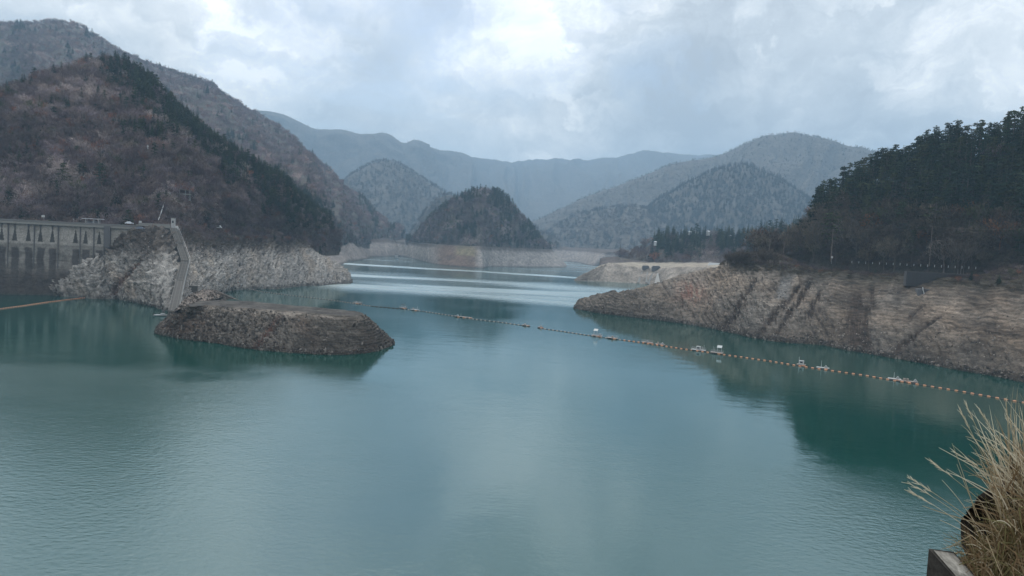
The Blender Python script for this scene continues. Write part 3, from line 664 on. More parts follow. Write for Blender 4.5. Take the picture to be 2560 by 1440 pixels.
# shelf that ties the mound to the cliff
cols = []
for (a, b, c_) in [((428, 788), (440, 777), (452, 755)), ((445, 790), (462, 768), (472, 738)), ((475, 782), (490, 757), (492, 728)), ((510, 770), (520, 752), (512, 722)), ((540, 757), (540, 748), (530, 724)), ((562, 748), (556, 742), (548, 730))]:
    w0 = W(*a); T_ = W(b[0], b[1], 9.0); D = math.hypot(T_[0], T_[1]); C_ = P(c_[0], c_[1], D + 26)
    cols.append([under(w0, 8, -6), w0, T_, C_, C_ + np.array((0, 25, -6.))])
bank('rubble_saddle', cols, 120, 110, lambda G, s, uu, vv: (craggy(G, s, G[..., 2], -.5, .35, 181, 4, 2), mixc((.08, .06, .052), (.22, .19, .165), np.clip(.5 + .9 * fbm(s / 3, G[..., 2] / 3 + G[..., 1] / 4, 4, 183), 0, 1))))
# ================================================================== TREES
rng = random.Random(7); nr = np.random.RandomState(7)
def rv(r=1.0): return Vector((rng.uniform(-r, r), rng.uniform(-r, r), rng.uniform(-r, r)))
def tri(mb, c, a, b, m): mb.add([c - a * .5 - b * .5, c + a * .5 - b * .3, c + b * .6], [(0, 1, 2)], m)
def bare_tree(seed, spread=.36, ntw=300, trunkh=.34):
    """trunk mesh and crown mesh of a leafless broadleaf tree, one unit high"""
    rng.seed(seed); t = MB(); c = MB()
    top = Vector((rng.uniform(-.03, .03), rng.uniform(-.03, .03), trunkh))
    t.tube([(0, 0, -.06), top * .5 + rv(.01), top], .020, .014, 5)
    ends = []
    for i in range(6):
        a = 2 * math.pi * i / 6 + rng.uniform(-.4, .4); r = spread * rng.uniform(.4, .85); z = rng.uniform(.6, .9)
        e = Vector((math.cos(a) * r, math.sin(a) * r, z)); mid = top.lerp(e, .5) + Vector((0, 0, -.03)) + rv(.03)
        t.tube([top, mid, e], .010, .003, 3)
        for j in range(3):
            s0 = mid.lerp(e, rng.uniform(.0, .8)); e2 = s0 + Vector((math.cos(a + rng.uniform(-1, 1)), math.sin(a + rng.uniform(-1, 1)), rng.uniform(.4, 1.2))) * rng.uniform(.10, .2)
            t.tube([s0, e2], .005, .0015, 3); ends.append(e2)
        ends += [e, mid]
    ends.append(Vector((0, 0, .93)))
    for i in range(ntw):
        b = rng.choice(ends); p = b + rv(.11); p.z = min(p.z, 1.0)
        d = (Vector((p.x, p.y, 0)) * 1.6 + Vector((0, 0, .9)) + rv(.6)).normalized(); ln = rng.uniform(.07, .15)
        sd_ = d.orthogonal().normalized() if rng.random() < .5 else d.cross(Vector((0, 0, 1))).normalized()
        wd = rng.uniform(.006, .015)
        c.add([p - sd_ * wd, p + sd_ * wd, p + d * ln], [(0, 1, 2)])
    return t, c
def bushy_tree(seed, ntw=260, squash=.55):
    """low round mass of twigs and clinging dead leaves"""
    rng.seed(seed); t = MB(); c = MB(); t.tube([(0, 0, -.05), (0, 0, .4)], .022, .01, 4)
    for i in range(7):
        a = rng.uniform(0, 6.28); t.tube([(0, 0, .15), (math.cos(a) * .3, math.sin(a) * .3, rng.uniform(.5, .85))], .009, .002, 3)
    for i in range(ntw):
        a = rng.uniform(0, 6.28); ph = math.acos(rng.uniform(-.3, 1)); r = rng.uniform(.62, 1.0)
        p = Vector((math.sin(ph) * math.cos(a) * squash * r, math.sin(ph) * math.sin(a) * squash * r, .45 + math.cos(ph) * .5 * r)) + rv(.03)
        d = (p - Vector((0, 0, .3))).normalized() + rv(.5); d.normalize(); sd_ = d.orthogonal().normalized()
        sd_ = (sd_ * math.cos(a * 3) + d.cross(sd_) * math.sin(a * 3)); wd = rng.uniform(.010, .030); ln = rng.uniform(.06, .13)
        c.add([p - sd_ * wd, p + sd_ * wd, p + d * ln], [(0, 1, 2)])
    return t, c
def conifer(seed, rad=.22, layers=15, z0=.12):
    rng.seed(seed); t = MB(); c = MB(); t.tube([(0, 0, -.05), (0, 0, .95)], .016, .003, 5)
    for k in range(layers):
        f = k / (layers - 1); z = z0 + (1 - z0) * f * .97; r = rad * (1 - f) ** .75 * rng.uniform(.75, 1.15) + .012
        nb = 9 if f < .7 else 6; a0 = rng.uniform(0, 6.28)
        for j in range(nb):
            a = a0 + 2 * math.pi * j / nb + rng.uniform(-.25, .25); rr = r * rng.uniform(.7, 1.15)
            d = Vector((math.cos(a), math.sin(a), 0)); s_ = Vector((-math.sin(a), math.cos(a), 0))
            st = Vector((0, 0, z)); tip = st + d * rr + Vector((0, 0, -rr * rng.uniform(.15, .5))); w_ = rr * rng.uniform(.28, .42)
            m1 = st + d * rr * .55 + Vector((0, 0, rr * .05))
            c.add([st, m1 + s_ * w_ + Vector((0, 0, -.02)), tip, m1 - s_ * w_ + Vector((0, 0, -.02))], [(0, 1, 2), (0, 2, 3)])
            q = m1 + rv(rr * .2); c.add([q - s_ * w_ * .5, q + s_ * w_ * .5, q + d * rr * .2 + Vector((0, 0, -w_ * .9))], [(0, 1, 2)])
            q = tip + rv(rr * .1); c.add([q - s_ * w_ * .45, q + s_ * w_ * .45, q + d * rr * .14 + Vector((0, 0, w_ * .5))], [(0, 1, 2)])
    return t, c
def pine(seed, pads=13, rad=.24, low=.30):
    rng.seed(seed); t = MB(); c = MB(); bend = rng.uniform(-.05, .05)
    t.tube([(0, 0, -.05), (bend, 0, .35), (bend * .4, bend, .7), (0, 0, .95)], .017, .004, 5)
    for k in range(pads):
        f = (k + rng.random() * .6) / pads; z = low + (.98 - low) * f; r = rad * (1.05 - f ** 1.7) * rng.uniform(.55, 1.0); a = k * 2.4 + rng.uniform(-.5, .5)
        ctr = Vector((math.cos(a) * r * .62, math.sin(a) * r * .62, z)); pr = rad * rng.uniform(.38, .58) * (1.1 - f * .45)
        t.tube([(0, 0, z - .03), ctr], .006, .002, 3)
        for i in range(34):
            a2 = rng.uniform(0, 6.28); q = math.sqrt(rng.random()) * pr
            p = ctr + Vector((math.cos(a2) * q, math.sin(a2) * q, (rng.uniform(-.3, .5)) * pr * (1.1 - q / pr)))
            u = (Vector((rng.uniform(-1, 1), rng.uniform(-1, 1), rng.uniform(-.4, .4)))).normalized() * rng.uniform(.028, .055)
            v = (Vector((rng.uniform(-.6, .6), rng.uniform(-.6, .6), rng.uniform(.1, 1)))).normalized() * rng.uniform(.022, .05)
            tri(c, p, u, v, 0)
    return t, c
PROTO = {}
src = bpy.data.collections.new('tree_sources')       # never linked: the forests draw on it
order = []
def regp(key, tc_, mats):
    t, c = tc_
    tm = t.build('trunk', mats[0], link=False).data; cm = c.build('crown', mats[1], link=False).data
    both = MB(); both.v = t.v + c.v; both.f = t.f + [tuple(i + len(t.v) for i in f) for f in c.f]; both.m = [0] * len(t.f) + [1] * len(c.f)
    bo = both.build('%02d_%s' % (len(order), key), list(mats), link=False); src.objects.link(bo); order.append(key)
    PROTO.setdefault(key[:-1], []).append((tm, cm, bo.data))
for i in range(4): regp('bare%d' % i, bare_tree(100 + i, .36 + .04 * i), (M_bark, M_twig))
for i in range(3): regp('bush%d' % i, bushy_tree(200 + i), (M_bark, M_twig))
for i in range(3): regp('conif%d' % i, conifer(300 + i, .17 + .025 * i), (M_bark, M_needle))
for i in range(3): regp('pine%d' % i, pine(400 + i), (M_bark, M_needle))
KI = {k: [i for i, o in enumerate(sorted(order_ for order_ in ['%02d_%s' % (j, q) for j, q in enumerate(order)])) if order[i][:-1] == k] for k in ('bare', 'bush', 'conif', 'pine')}
for ob in list(bpy.data.objects):
    if ob.users == 0: bpy.data.objects.remove(ob)

def forest_group():
    g = bpy.data.node_groups.new('scatter', 'GeometryNodeTree')
    g.interface.new_socket('Geometry', in_out='INPUT', socket_type='NodeSocketGeometry'); g.interface.new_socket('Geometry', in_out='OUTPUT', socket_type='NodeSocketGeometry')
    gi = g.nodes.new('NodeGroupInput'); go = g.nodes.new('NodeGroupOutput'); ip = g.nodes.new('GeometryNodeInstanceOnPoints')
    ci = g.nodes.new('GeometryNodeCollectionInfo'); ci.inputs['Collection'].default_value = src; ci.inputs['Separate Children'].default_value = True; ci.inputs['Reset Children'].default_value = True
    def at(n, t):
        a = g.nodes.new('GeometryNodeInputNamedAttribute'); a.data_type = t; a.inputs['Name'].default_value = n
        return [o for o in a.outputs if o.enabled and o.name == 'Attribute'][0]
    g.links.new(gi.outputs[0], ip.inputs['Points']); g.links.new(ci.outputs[0], ip.inputs['Instance']); ip.inputs['Pick Instance'].default_value = True
    g.links.new(at('pick', 'INT'), ip.inputs['Instance Index']); g.links.new(at('size', 'FLOAT_VECTOR'), ip.inputs['Scale'])
    e2r = g.nodes.new('FunctionNodeEulerToRotation'); g.links.new(at('turn', 'FLOAT_VECTOR'), e2r.inputs[0]); g.links.new(e2r.outputs[0], ip.inputs['Rotation'])
    g.links.new(ip.outputs[0], go.inputs[0]); return g
GRP = forest_group()
def forest(name, pts, pick, size, turn, tint):
    me = bpy.data.meshes.new(name); me.vertices.add(len(pts)); me.vertices.foreach_set('co', np.asarray(pts, np.float32).reshape(-1))
    a = me.attributes.new('pick', 'INT', 'POINT'); a.data.foreach_set('value', np.asarray(pick, np.int32))
    for nm, v in (('size', size), ('turn', turn)):
        a = me.attributes.new(nm, 'FLOAT_VECTOR', 'POINT'); a.data.foreach_set('vector', np.asarray(v, np.float32).reshape(-1))
    a = me.attributes.new('tint', 'FLOAT_COLOR', 'POINT'); a.data.foreach_set('color', np.c_[tint, np.ones(len(tint))].astype(np.float32).reshape(-1))
    o = bpy.data.objects.new(name, me); COL.objects.link(o); o['kind'] = 'stuff'
    md = o.modifiers.new('scatter', 'NODES'); md.node_group = GRP
    return o
def sample(name, n, vmin, vmax, seed):
    """random places on a hillside, even by area"""
    G, vv, gul = EARTH[name]; r = np.random.RandomState(seed)
    a = G[:-1, :-1]; ar = np.linalg.norm(np.cross(G[1:, :-1] - a, G[:-1, 1:] - a), axis=2)
    ar = ar * ((vv[:-1, :-1] > vmin) & (vv[:-1, :-1] < vmax))
    p = ar.ravel() / ar.sum(); k = r.choice(len(p), n, p=p); i, j = np.divmod(k, ar.shape[1]); fi, fj = r.rand(n), r.rand(n)
    fi = fi[:, None]; fj = fj[:, None]
    pt = (G[i, j] * (1 - fi) + G[i + 1, j] * fi) * (1 - fj) + (G[i, j + 1] * (1 - fi) + G[i + 1, j + 1] * fi) * fj
    return pt, vv[i, j], gul[i, j], r
BROWN = np.array([(.118, .086, .088), (.155, .124, .120), (.098, .072, .078), (.132, .100, .090), (.122, .098, .106), (.19, .158, .148)])
GREEN = np.array([(.020, .036, .020), (.030, .045, .021), (.016, .030, .020), (.042, .050, .022)])
ALL = []          # every tree: (x,y,z, height, kind, variant, turn, tint, zone)
def plant(zone, pt, g, r, hmean, conmask, bushfrac=.35, conkind='conif', bright=1.0, flat=0.0, hue=(1, 1, 1)):
    """fill ALL; conmask: probability of a conifer at each place"""
    n = len(pt); big = fbm(pt[:, 0] / 45, pt[:, 1] / 45 + pt[:, 2] / 40, 3, 301)
    iscon = r.rand(n) < conmask; isb = r.rand(n) < bushfrac
    for i in range(n):
        if iscon[i]:
            k = conkind if r.rand() < .8 else ('pine' if conkind == 'conif' else 'conif'); h = hmean * r.uniform(1.05, 1.75); t = GREEN[r.randint(4)] * r.uniform(.75, 1.3)
        else:
            k = 'bush' if isb[i] else 'bare'; h = hmean * r.uniform(.7, 1.25) * (.75 if isb[i] else 1)
            t = BROWN[int(np.clip((big[i] + .5) * 6 + r.uniform(-1.2, 1.2), 0, 5))] * r.uniform(.8, 1.25) * bright
            if r.rand() < .03: t = np.array((.20, .085, .05))
            elif r.rand() < .04: t = np.array((.065, .075, .035))
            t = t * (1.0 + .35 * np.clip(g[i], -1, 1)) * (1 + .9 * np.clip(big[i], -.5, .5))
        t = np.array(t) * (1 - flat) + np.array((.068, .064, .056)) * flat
        if not iscon[i]: t = t * np.array(hue)
        ALL.append((pt[i][0], pt[i][1], pt[i][2] - .1, h, k, r.randint(len(PROTO[k])), r.uniform(0, 6.28), tuple(t), zone))
def pxpy(pt): return proj(pt)

# --- front-left mountain: bare woods, conifers down the right-hand ridge
pt, v, g, r = sample('front_left_mountain', 11000, .15, 4.15, 1); px, py = pxpy(pt)
ridx = np.interp(py, [150, 185, 232, 300, 350, 385, 425, 470, 505, 545, 590], [300, 345, 400, 480, 540, 600, 650, 700, 740, 780, 830])
cm = sstep(-150, -35, px - ridx + 50 * fbm(px / 60, py / 60, 3, 305)) * .85 * sstep(150, 215, py) * (py < 575)
cm = np.maximum(cm, .75 * np.exp(-((px - 380) / 60) ** 2 - ((py - 345) / 22) ** 2)); cm = np.maximum(cm, .035)
keep = (px > -420) & (px < 900); plant('front slope', pt[keep], g[keep], r, 8.5, cm[keep], .5, bright=1.25)
pt, v, g, r = sample('spur_hill', 1100, .2, 4.15, 2); plant('spur', pt, g, r, 9, np.where(v > 2.8, .8, .25), .3)
pt, v, g, r = sample('back_left_mountain', 15500, .4, 4.2, 3); px, py = pxpy(pt)
cm = .04 + .5 * sstep(3.65, 4.0, v) * sstep(380, 430, px); cm = np.maximum(cm, .8 * sstep(.30, .42, fbm(px / 55, py / 55, 2, 309)))
cm = np.maximum(cm, .9 * sstep(12, 0, np.abs(px - np.interp(py, [440, 480, 520, 560], [880, 905, 930, 950]) + 10)) * (py > 470))
keep = px > -300; plant('back slope', pt[keep], g[keep], r, 10.5, cm[keep], .35, bright=1.45, flat=.25, hue=(1.08, .96, .94))
pt, v, g, r = sample('island_hill', 2600, .9, 4.3, 4); px, py = pxpy(pt)
cm = .1 + .85 * sstep(.12, .25, fbm(px / 40, py / 40, 3, 311) + .5 * sstep(1175, 1120, px) * sstep(520, 470, py - (1175 - px) * .5) + .35 * sstep(1230, 1260, px + (560 - py) * .3) - .1)
plant('island', pt, g, r, 9, cm, .55, 'pine', bright=1.15)
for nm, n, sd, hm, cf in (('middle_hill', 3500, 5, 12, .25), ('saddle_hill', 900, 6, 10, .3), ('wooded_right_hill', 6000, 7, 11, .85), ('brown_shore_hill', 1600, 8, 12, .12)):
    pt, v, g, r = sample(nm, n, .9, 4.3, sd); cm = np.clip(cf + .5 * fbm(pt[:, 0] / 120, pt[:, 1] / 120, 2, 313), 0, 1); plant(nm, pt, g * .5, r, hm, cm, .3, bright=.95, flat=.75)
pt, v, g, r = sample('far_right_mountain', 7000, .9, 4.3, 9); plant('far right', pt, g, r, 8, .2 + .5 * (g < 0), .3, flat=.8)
pt, v, g, r = sample('far_mountain_ridge', 6000, 1.5, 4.3, 10); plant('far ridge', pt, g, r, 8, .2 + .3 * (g < 0), .3, flat=.8)
# --- headland
pt, v, g, r = sample('headland_hill', 900, .3, 4.5, 11); px, py = pxpy(pt)
cm = np.clip(.93 * sstep(652, 635, py) * (((px > 1632) & (px < 1762)) | ((px > 1790) & (px < 1888))) + .75 * (px > 1900) * (px < 2000) * (py < 625) + .06, 0, .95)
plant('headland', pt, g, r, 12.5, cm, .6)
# --- right-hand hill: dense dark conifers, bare trees at its foot
pt, v, g, r = sample('right_wooded_hill', 1500, .9, 4.35, 12); px, py = pxpy(pt)
low = np.interp(px, [1980, 2060, 2200, 2400, 2560], [590, 540, 548, 560, 580]) + 18 * fbm(px / 40, py / 40, 2, 319)
cm = sstep(low + 20, low - 8, py); keep = (px > 1860) & (px < 2900); con_ = r.rand(len(pt)) < cm
plant('right hill', pt[keep & con_], g[keep & con_], r, 12, np.full((keep & con_).sum(), .96), .25, 'pine')
kb = keep & ~con_ & (r.rand(len(pt)) < .62); plant('right hill', pt[kb], g[kb], r, 14.5, np.full(kb.sum(), .08), .3, 'pine', bright=.78, hue=(1.0, 1.06, .82))
# --- scrub on the soil strip over the bare banks
pt, v, g, r = sample('right_rock_bank', 1500, 1.9, 4.6, 13); px, py = pxpy(pt); keep = (px > 1815) & (px < 2750) & (pt[:, 2] > 28)
plant('roadside', pt[keep], g[keep] * 0, r, 2.6, np.full(keep.sum(), .03), .75, bright=.8)
pt, v, g, r = sample('left_rock_bank', 900, 1.85, 4.0, 14); px, py = pxpy(pt); keep = (pt[:, 2] > 27) & ((px > 455) | (px < 300)) & (px > 320)
plant('cliff top', pt[keep], g[keep] * 0, r, 4.5, np.full(keep.sum(), .03), .6)
# single trees the photograph picks out: (px, py of foot, height, kind, tint)
for (px, py, h, k, t) in ((212, 470, 17, 'conif', GREEN[0]), (583, 484, 14, 'conif', GREEN[0]), (357, 478, 12, 'conif', GREEN[0]), (432, 402, 11, 'pine', GREEN[1]), (408, 402, 10, 'pine', GREEN[1]),
                          (285, 335, 13, 'conif', GREEN[0]), (1212, 484, 11, 'pine', GREEN[2]), (1870, 650, 6, 'pine', GREEN[3])):
    p = hit(px, py); ALL.append((p[0], p[1], p[2], h, k, 1, 1.0, tuple(t), 'lone'))
for i in range(46):           # thin leafless saplings at the edge of the headland
    pxx = 1818 + 130 * rng.random() ** 1.3; p = hit(pxx, 664 + rng.uniform(-3, 3)); ALL.append((p[0], p[1], p[2], rng.uniform(4, 9), 'bare', i % 4, i, (.10, .08, .065), 'shore saplings'))

# --- the trees that show largest are things; the rest of each wood is one mass
arr = np.array([(a[0], a[1], a[2], a[3]) for a in ALL]); dist = np.hypot(arr[:, 0], arr[:, 1]); szs = arr[:, 3] / dist
px, py = proj(arr[:, :3]); inv = (px > 5) & (px < 2555) & (py > 0)
zone = np.array([a[8] for a in ALL]); kind = np.array([a[4] for a in ALL]); seen = np.zeros(len(ALL), bool)
for i in np.where(inv & (szs > .0095) | (zone == 'lone'))[0]:      # is the crown in sight?
    tgt = Vector((arr[i, 0], arr[i, 1], arr[i, 2] + arr[i, 3] * .85)); o0 = Vector((0, 0, H)); dv = tgt - o0; L = dv.length
    seen[i] = all((lambda q: q[0] is None or q[3] > L - 4)(b.ray_cast(o0, dv / L)) for b in BVH)
single = np.zeros(len(ALL), bool)
for kk, cap in ((('conif', 'pine'), 295), (('bare', 'bush'), 295)):
    c = np.where(np.isin(kind, kk) & seen & (zone != 'lone'))[0]; c = c[np.argsort(-szs[c])][:cap]; single[c] = True
single |= (zone == 'lone')
def tree_label(i):
    k = kind[i]; z = zone[i]; X, Y = px[i], py[i]; t = ALL[i][7]; h = ALL[i][3]; con = k in ('conif', 'pine')
    if con:
        sz = 'tall' if h > 17 else ('low' if h < 14 else 'mid-sized'); tone = 'olive green' if t[0] > .034 else ('blackish green' if t[1] < .034 else 'dark green')
        look = sz + ' ' + tone + (' pine with layered crown' if k == 'pine' else ' pointed conifer')
    else:
        lim = 14.5 if z == 'right hill' else 8.5
        sz = 'tall' if h > lim * 1.08 else ('small' if h < lim * .85 else 'mid-sized')
        tone = 'rusty' if t[0] > 2 * t[1] else ('pale grey brown' if t[0] > .17 else ('dark brown' if t[0] < .115 else 'purplish brown'))
        look = sz + ' ' + tone + (' leafless tree' if k == 'bare' else ' twiggy round tree')
    if z == 'right hill':
        lvl = 'on the crest' if (con and v_crest(i)) else ('low' if Y > 590 else ('lower down' if Y > 530 else ('halfway up' if Y > 450 else 'high')))
        x_ = 'above the brink of the bare spit' if X < 2030 else ('above the round mirror' if X < 2130 else ('above the guard posts' if X < 2290 else ('above the retaining wall' if X < 2420 else 'near the right edge')))
        return look + ' ' + lvl + ' ' + x_
    if z == 'front slope':
        x_ = "over the dam's left end" if X < 110 else ('behind the dam shelter' if X < 280 else ('behind the terrace' if X < 430 else ('right of the viewing deck' if X < 560 else ('above the road van' if X < 640 else "above the rock cliff's far end"))))
        lvl = 'close to the road' if Y > 540 else ('a little uphill' if Y > 480 else ('midway up' if Y > 380 else 'high on the ridge'))
        return look + ' ' + lvl + ' ' + x_
    if z == 'roadside': return ('low dark evergreen bush ' if con else ('thin leafless shrub ' if k == 'bare' else 'low bushy brown shrub ')) + 'beside the right-hand road above the bare bank'
    if z == 'cliff top': return ('small dark evergreen ' if con else ('small leafless tree ' if k == 'bare' else 'rounded brown bush ')) + 'on top of the left rock cliff near the slipway'
    if z == 'shore saplings': return 'thin leafless sapling at the brink where the right-hand bank drops to the spit'
    if z == 'headland': return ('dark conifer ' if con else 'brown leafless tree ') + 'on the low headland across the lake'
    return ('dark conifer ' if con else 'bare brown tree ') + 'on the slope behind the left mountain'
def v_crest(i): return py[i] < np.interp(px[i], [1900, 2035, 2060, 2110, 2165, 2230, 2290, 2340, 2400, 2560], [600, 510, 480, 450, 425, 400, 375, 355, 345, 312]) + 14
LONE = ['lone tall dark conifer standing by itself on the brown slope above the dam', 'lone dark conifer on the slope right of the observation deck', 'dark bushy conifer on the slope just left of the observation deck',
        'green pine just right of the white mast on the left mountain', 'small green pine between the white mast and its neighbour pine', 'dark conifer alone high on the left mountain below its summit',
        'small pine standing on the very top of the round island hill', 'small leaning evergreen among bare saplings at the edge of the right bank']
li = 0
for i in np.where(single)[0]:
    x, y, z, h, k, vi, tu, t, zn = ALL[i]; tm, cm_, bm_ = PROTO[k][vi]
    con = k in ('conif', 'pine'); nm = {'conif': 'conifer_tree', 'pine': 'pine_tree', 'bare': 'bare_tree', 'bush': 'twiggy_tree'}[k]
    if h < 4.5 and not con: nm = 'shrub'
    sx = h * (1 + .25 * math.sin(i * 1.7))
    e = empty(nm, (x, y, z), tu); e.scale = (sx, sx, h)
    for pn, md in (('trunk', tm), ('crown', cm_)):
        o = bpy.data.objects.new(pn, md); COL.objects.link(o); o.parent = e
        o['tint'] = list(t) if (pn == 'crown') else ([.10, .085, .075] if con else [t[0] * .9, t[1] * .92, t[2] * .98])
    if zn == 'lone': tag(e, LONE[li], 'tree'); li += 1
    else: tag(e, tree_label(i), 'shrub' if nm == 'shrub' else 'tree', tree_label(i))
rest = ~single
for zn, nm in (('front slope', 'woods'), ('spur', 'woods'), ('back slope', 'woods'), ('island', 'woods'), ('middle_hill', 'woods'), ('saddle_hill', 'woods'), ('wooded_right_hill', 'woods'), ('brown_shore_hill', 'woods'),
               ('far right', 'woods'), ('far ridge', 'woods'), ('headland', 'woods'), ('right hill', 'woods'), ('roadside', 'undergrowth'), ('cliff top', 'undergrowth'), ('shore saplings', 'undergrowth')):
    ii = np.where(rest & (zone == zn))[0]
    if len(ii) == 0: continue
    hs = arr[ii, 3]; wf = 1 + .25 * np.sin(ii * 1.7)
    forest(nm, arr[ii, :3], [KI[ALL[i][4]][ALL[i][5]] for i in ii], np.c_[hs * wf, hs * wf, hs], np.c_[np.zeros(len(ii)), np.zeros(len(ii)), [ALL[i][6] for i in ii]], np.array([ALL[i][7] for i in ii]))
# ground cover between the trees
def cover(src_name, n, vmin, vmax, seed, h, cols_, name='undergrowth', filt=None, picks=('bush',)):
    pt, v, g, r = sample(src_name, n, vmin, vmax, seed)
    if filt is not None: k = filt(pt, v); pt = pt[k]; g = g[k]
    n = len(pt); hs = h * r.uniform(.5, 1.4, n); c = np.array(cols_)[r.randint(len(cols_), size=n)] * r.uniform(.75, 1.2, (n, 1))
    kk = [KI[picks[r.randint(len(picks))]][r.randint(3)] for _ in range(n)]
    forest(name, pt - np.array((0, 0, .1)), kk, np.c_[hs * 1.5, hs * 1.5, hs], np.c_[np.zeros((n, 2)), r.uniform(0, 6.28, n)], c)
cover('front_left_mountain', 9000, .95, 3.6, 21, 3.0, [(.13, .10, .075), (.10, .08, .065), (.08, .07, .05), (.15, .12, .09)])
cover('right_wooded_hill', 2500, .9, 2.6, 22, 2.6, [(.10, .075, .06), (.07, .055, .045), (.06, .06, .04)])
cover('right_rock_bank', 7000, 1.82, 4.8, 23, 1.1, [(.11, .085, .06), (.07, .055, .04), (.05, .05, .032), (.14, .11, .075)], filt=lambda p, v: (p[:, 2] > 27.5) & (proj(p)[0] > 1800))
cover('left_rock_bank', 3500, 1.75, 3.6, 24, 1.2, [(.11, .09, .065), (.08, .065, .05), (.14, .12, .09)], filt=lambda p, v: (p[:, 2] > 24.5) & ((proj(p)[0] > 455) | (proj(p)[0] < 335)))
# ================================================================== DAM
def frame_from(p0, p1):
    """matrix with x along p0->p1 (horizontal), z up, origin p0"""
    a = Vector((p1[0] - p0[0], p1[1] - p0[1], 0)); x = a.normalized(); z = Vector((0, 0, 1)); y = z.cross(x)
    m = Matrix((x, y, z)).transposed().to_4x4(); m.translation = Vector((p0[0], p0[1], 0)); return m, a.length
_a, _b = W(0, 735), W(128, 738); _d = (_b - _a) / np.linalg.norm(_b - _a)
DA, DB = _a - _d * 46, _a + _d * 58           # far-left end and the end that keys into the cliff
DM, DL = frame_from(DA, DB)
DZ = 34.6
dam = empty('concrete_dam', (DA[0], DA[1], 0)); dam.matrix_world = DM
tag(dam, 'long grey concrete dam with water-stained upstream face and walkway on top', 'dam')
def dx(px):
    """position along the dam under picture column px"""
    d = ray(px, 548 + .0505 * px); n = Vector((d.x, d.y)); a = Vector((DB[0] - DA[0], DB[1] - DA[1])).normalized(); o = Vector((DA[0], DA[1]))
    # o + a t = n s
    det = a.x * -n.y + a.y * n.x; return (-o.x * -n.y + -o.y * n.x) / det
m_dam = rock_material('dam_concrete', .25, 2.5, .05, .22)
STAIN = [(-140, 0), (-110, 1), (-76, 1), (-44, 0), (-20, 1), (5, 1), (22, 0), (38, 1), (72, 1), (87, 0), (102, 1), (132, 1), (147, 0), (190, 1), (202, 0), (215, 1), (236, 0), (249, 1), (262, 0)]
nu, nv = 520, 110
gx = np.linspace(0, DL, nu)[None, :] + np.zeros((nv, 1)); gz = np.linspace(-4, DZ - 1.2, nv)[:, None] + np.zeros((1, nu))
lift = ((gz / 1.5) % 1); rec = np.where(lift < .12, .05, 0)
gy = -(DZ - gz) * .045 + rec
c = np.array((.27, .255, .235)) * (1 + .16 * fbm(gx / 6, gz / 1.1, 4, 201) + .10 * fbm(gx / 1.2, gz / .6, 3, 202))[..., None]
fz = gz / DZ
band = np.exp(-((gz - 25.2) / .5) ** 2); top = sstep(29.0, 30.5, gz)
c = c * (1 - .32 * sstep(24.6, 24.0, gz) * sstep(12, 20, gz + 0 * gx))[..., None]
dark = sstep(20, 7.5, gz + 2.2 * fbm(gx / 4, gz * 0 + 1.5, 3, 203)); c = mixc(c, (.055, .045, .04), dark * .94)
c = c * (1 - .45 * sstep(.0, .5, fbm(gx / 7, gz / 2.6, 3, 209)) * (gz < 24))[..., None]
for px_, kd in STAIN:
    x0 = dx(px_)
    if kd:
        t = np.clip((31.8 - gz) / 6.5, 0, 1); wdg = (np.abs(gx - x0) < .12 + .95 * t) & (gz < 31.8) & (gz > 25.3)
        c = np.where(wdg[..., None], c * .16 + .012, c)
        lo = sstep(1.9, 1.1, np.abs(gx - x0 - .3 - .5 * gn(gz / 5, gz * 0 + px_, 204)) * (1 + .0 * gz)) * sstep(22.8, 22.0, gz) * (.45 + .5 * sstep(9, 17, gz) )
        c = mixc(c, (.05, .045, .045), np.clip(lo, 0, .88))
wet = sstep(2.5, .5, gz); c = mixc(c, (.06, .055, .05), wet)
hl = (np.abs(gz - 17.2) < .25) & (fbm(gx / 5, gz, 2, 206) > -.2); c = np.where(hl[..., None], c * 1.35, c)
wallG = np.stack([gx, gy, gz], -1)
wall = grid_object('wall', wallG, m_dam, c, smooth=False, parent=dam, kind=None)
b = MB(); b.box(0, DL, .35, 9, -4, DZ - 1.25); b.build('wall_core', M_conc, dam)
b = MB(); b.box(-2, DL + 1, -1.3, 9.2, DZ - 1.2, DZ - .3, 0); b.build('deck', M_conc, dam)
b = MB(); b.box(-2, DL + 1, -1.32, -1.0, DZ - .3, DZ + .75, 0, .05); b.build('parapet', simple('parapet_concrete', (.14, .138, .135), .9), dam)
b = MB(); b.box(-2, DL + 1, -1.0, 9.0, DZ - .29, DZ - .2); b.build('roadway', M_asph, dam)
for px_, kd in STAIN:
    if not kd:
        x0 = dx(px_); b = MB(); b.box(x0 - .16, x0 + .16, -1.05, -.1, 21.5, DZ - 1.2, 0, .04); b.box(x0 - .12, x0 + .12, -1.35, -.6, 13, 21.5); b.build('joint_pilaster', M_concdk, dam)
x0 = dx(-20)
for i in range(13):                                  # tapered brackets under the walkway
    px_ = STAIN[min(i, len(STAIN) - 1)][0]; x0 = dx(px_); b = MB()
    b.add([(x0 - .3, -1.28, DZ - 1.2), (x0 + .3, -1.28, DZ - 1.2), (x0 + .3, -.15, DZ - 1.2), (x0 - .3, -.15, DZ - 1.2), (x0 - .2, -.15, DZ - 3.6), (x0 + .2, -.15, DZ - 3.6)],
          [(0, 1, 5, 4), (0, 4, 3), (1, 2, 5), (3, 4, 5, 2), (0, 3, 2, 1)]); b.build('bracket', M_concdk, dam)
b = MB(); xa, xb = dx(262), dx(278); b.box(xa, xb, -1.9, -.2, 24, DZ - .3, 0, .05); b.build('dark_end_panel', M_concdk, dam)
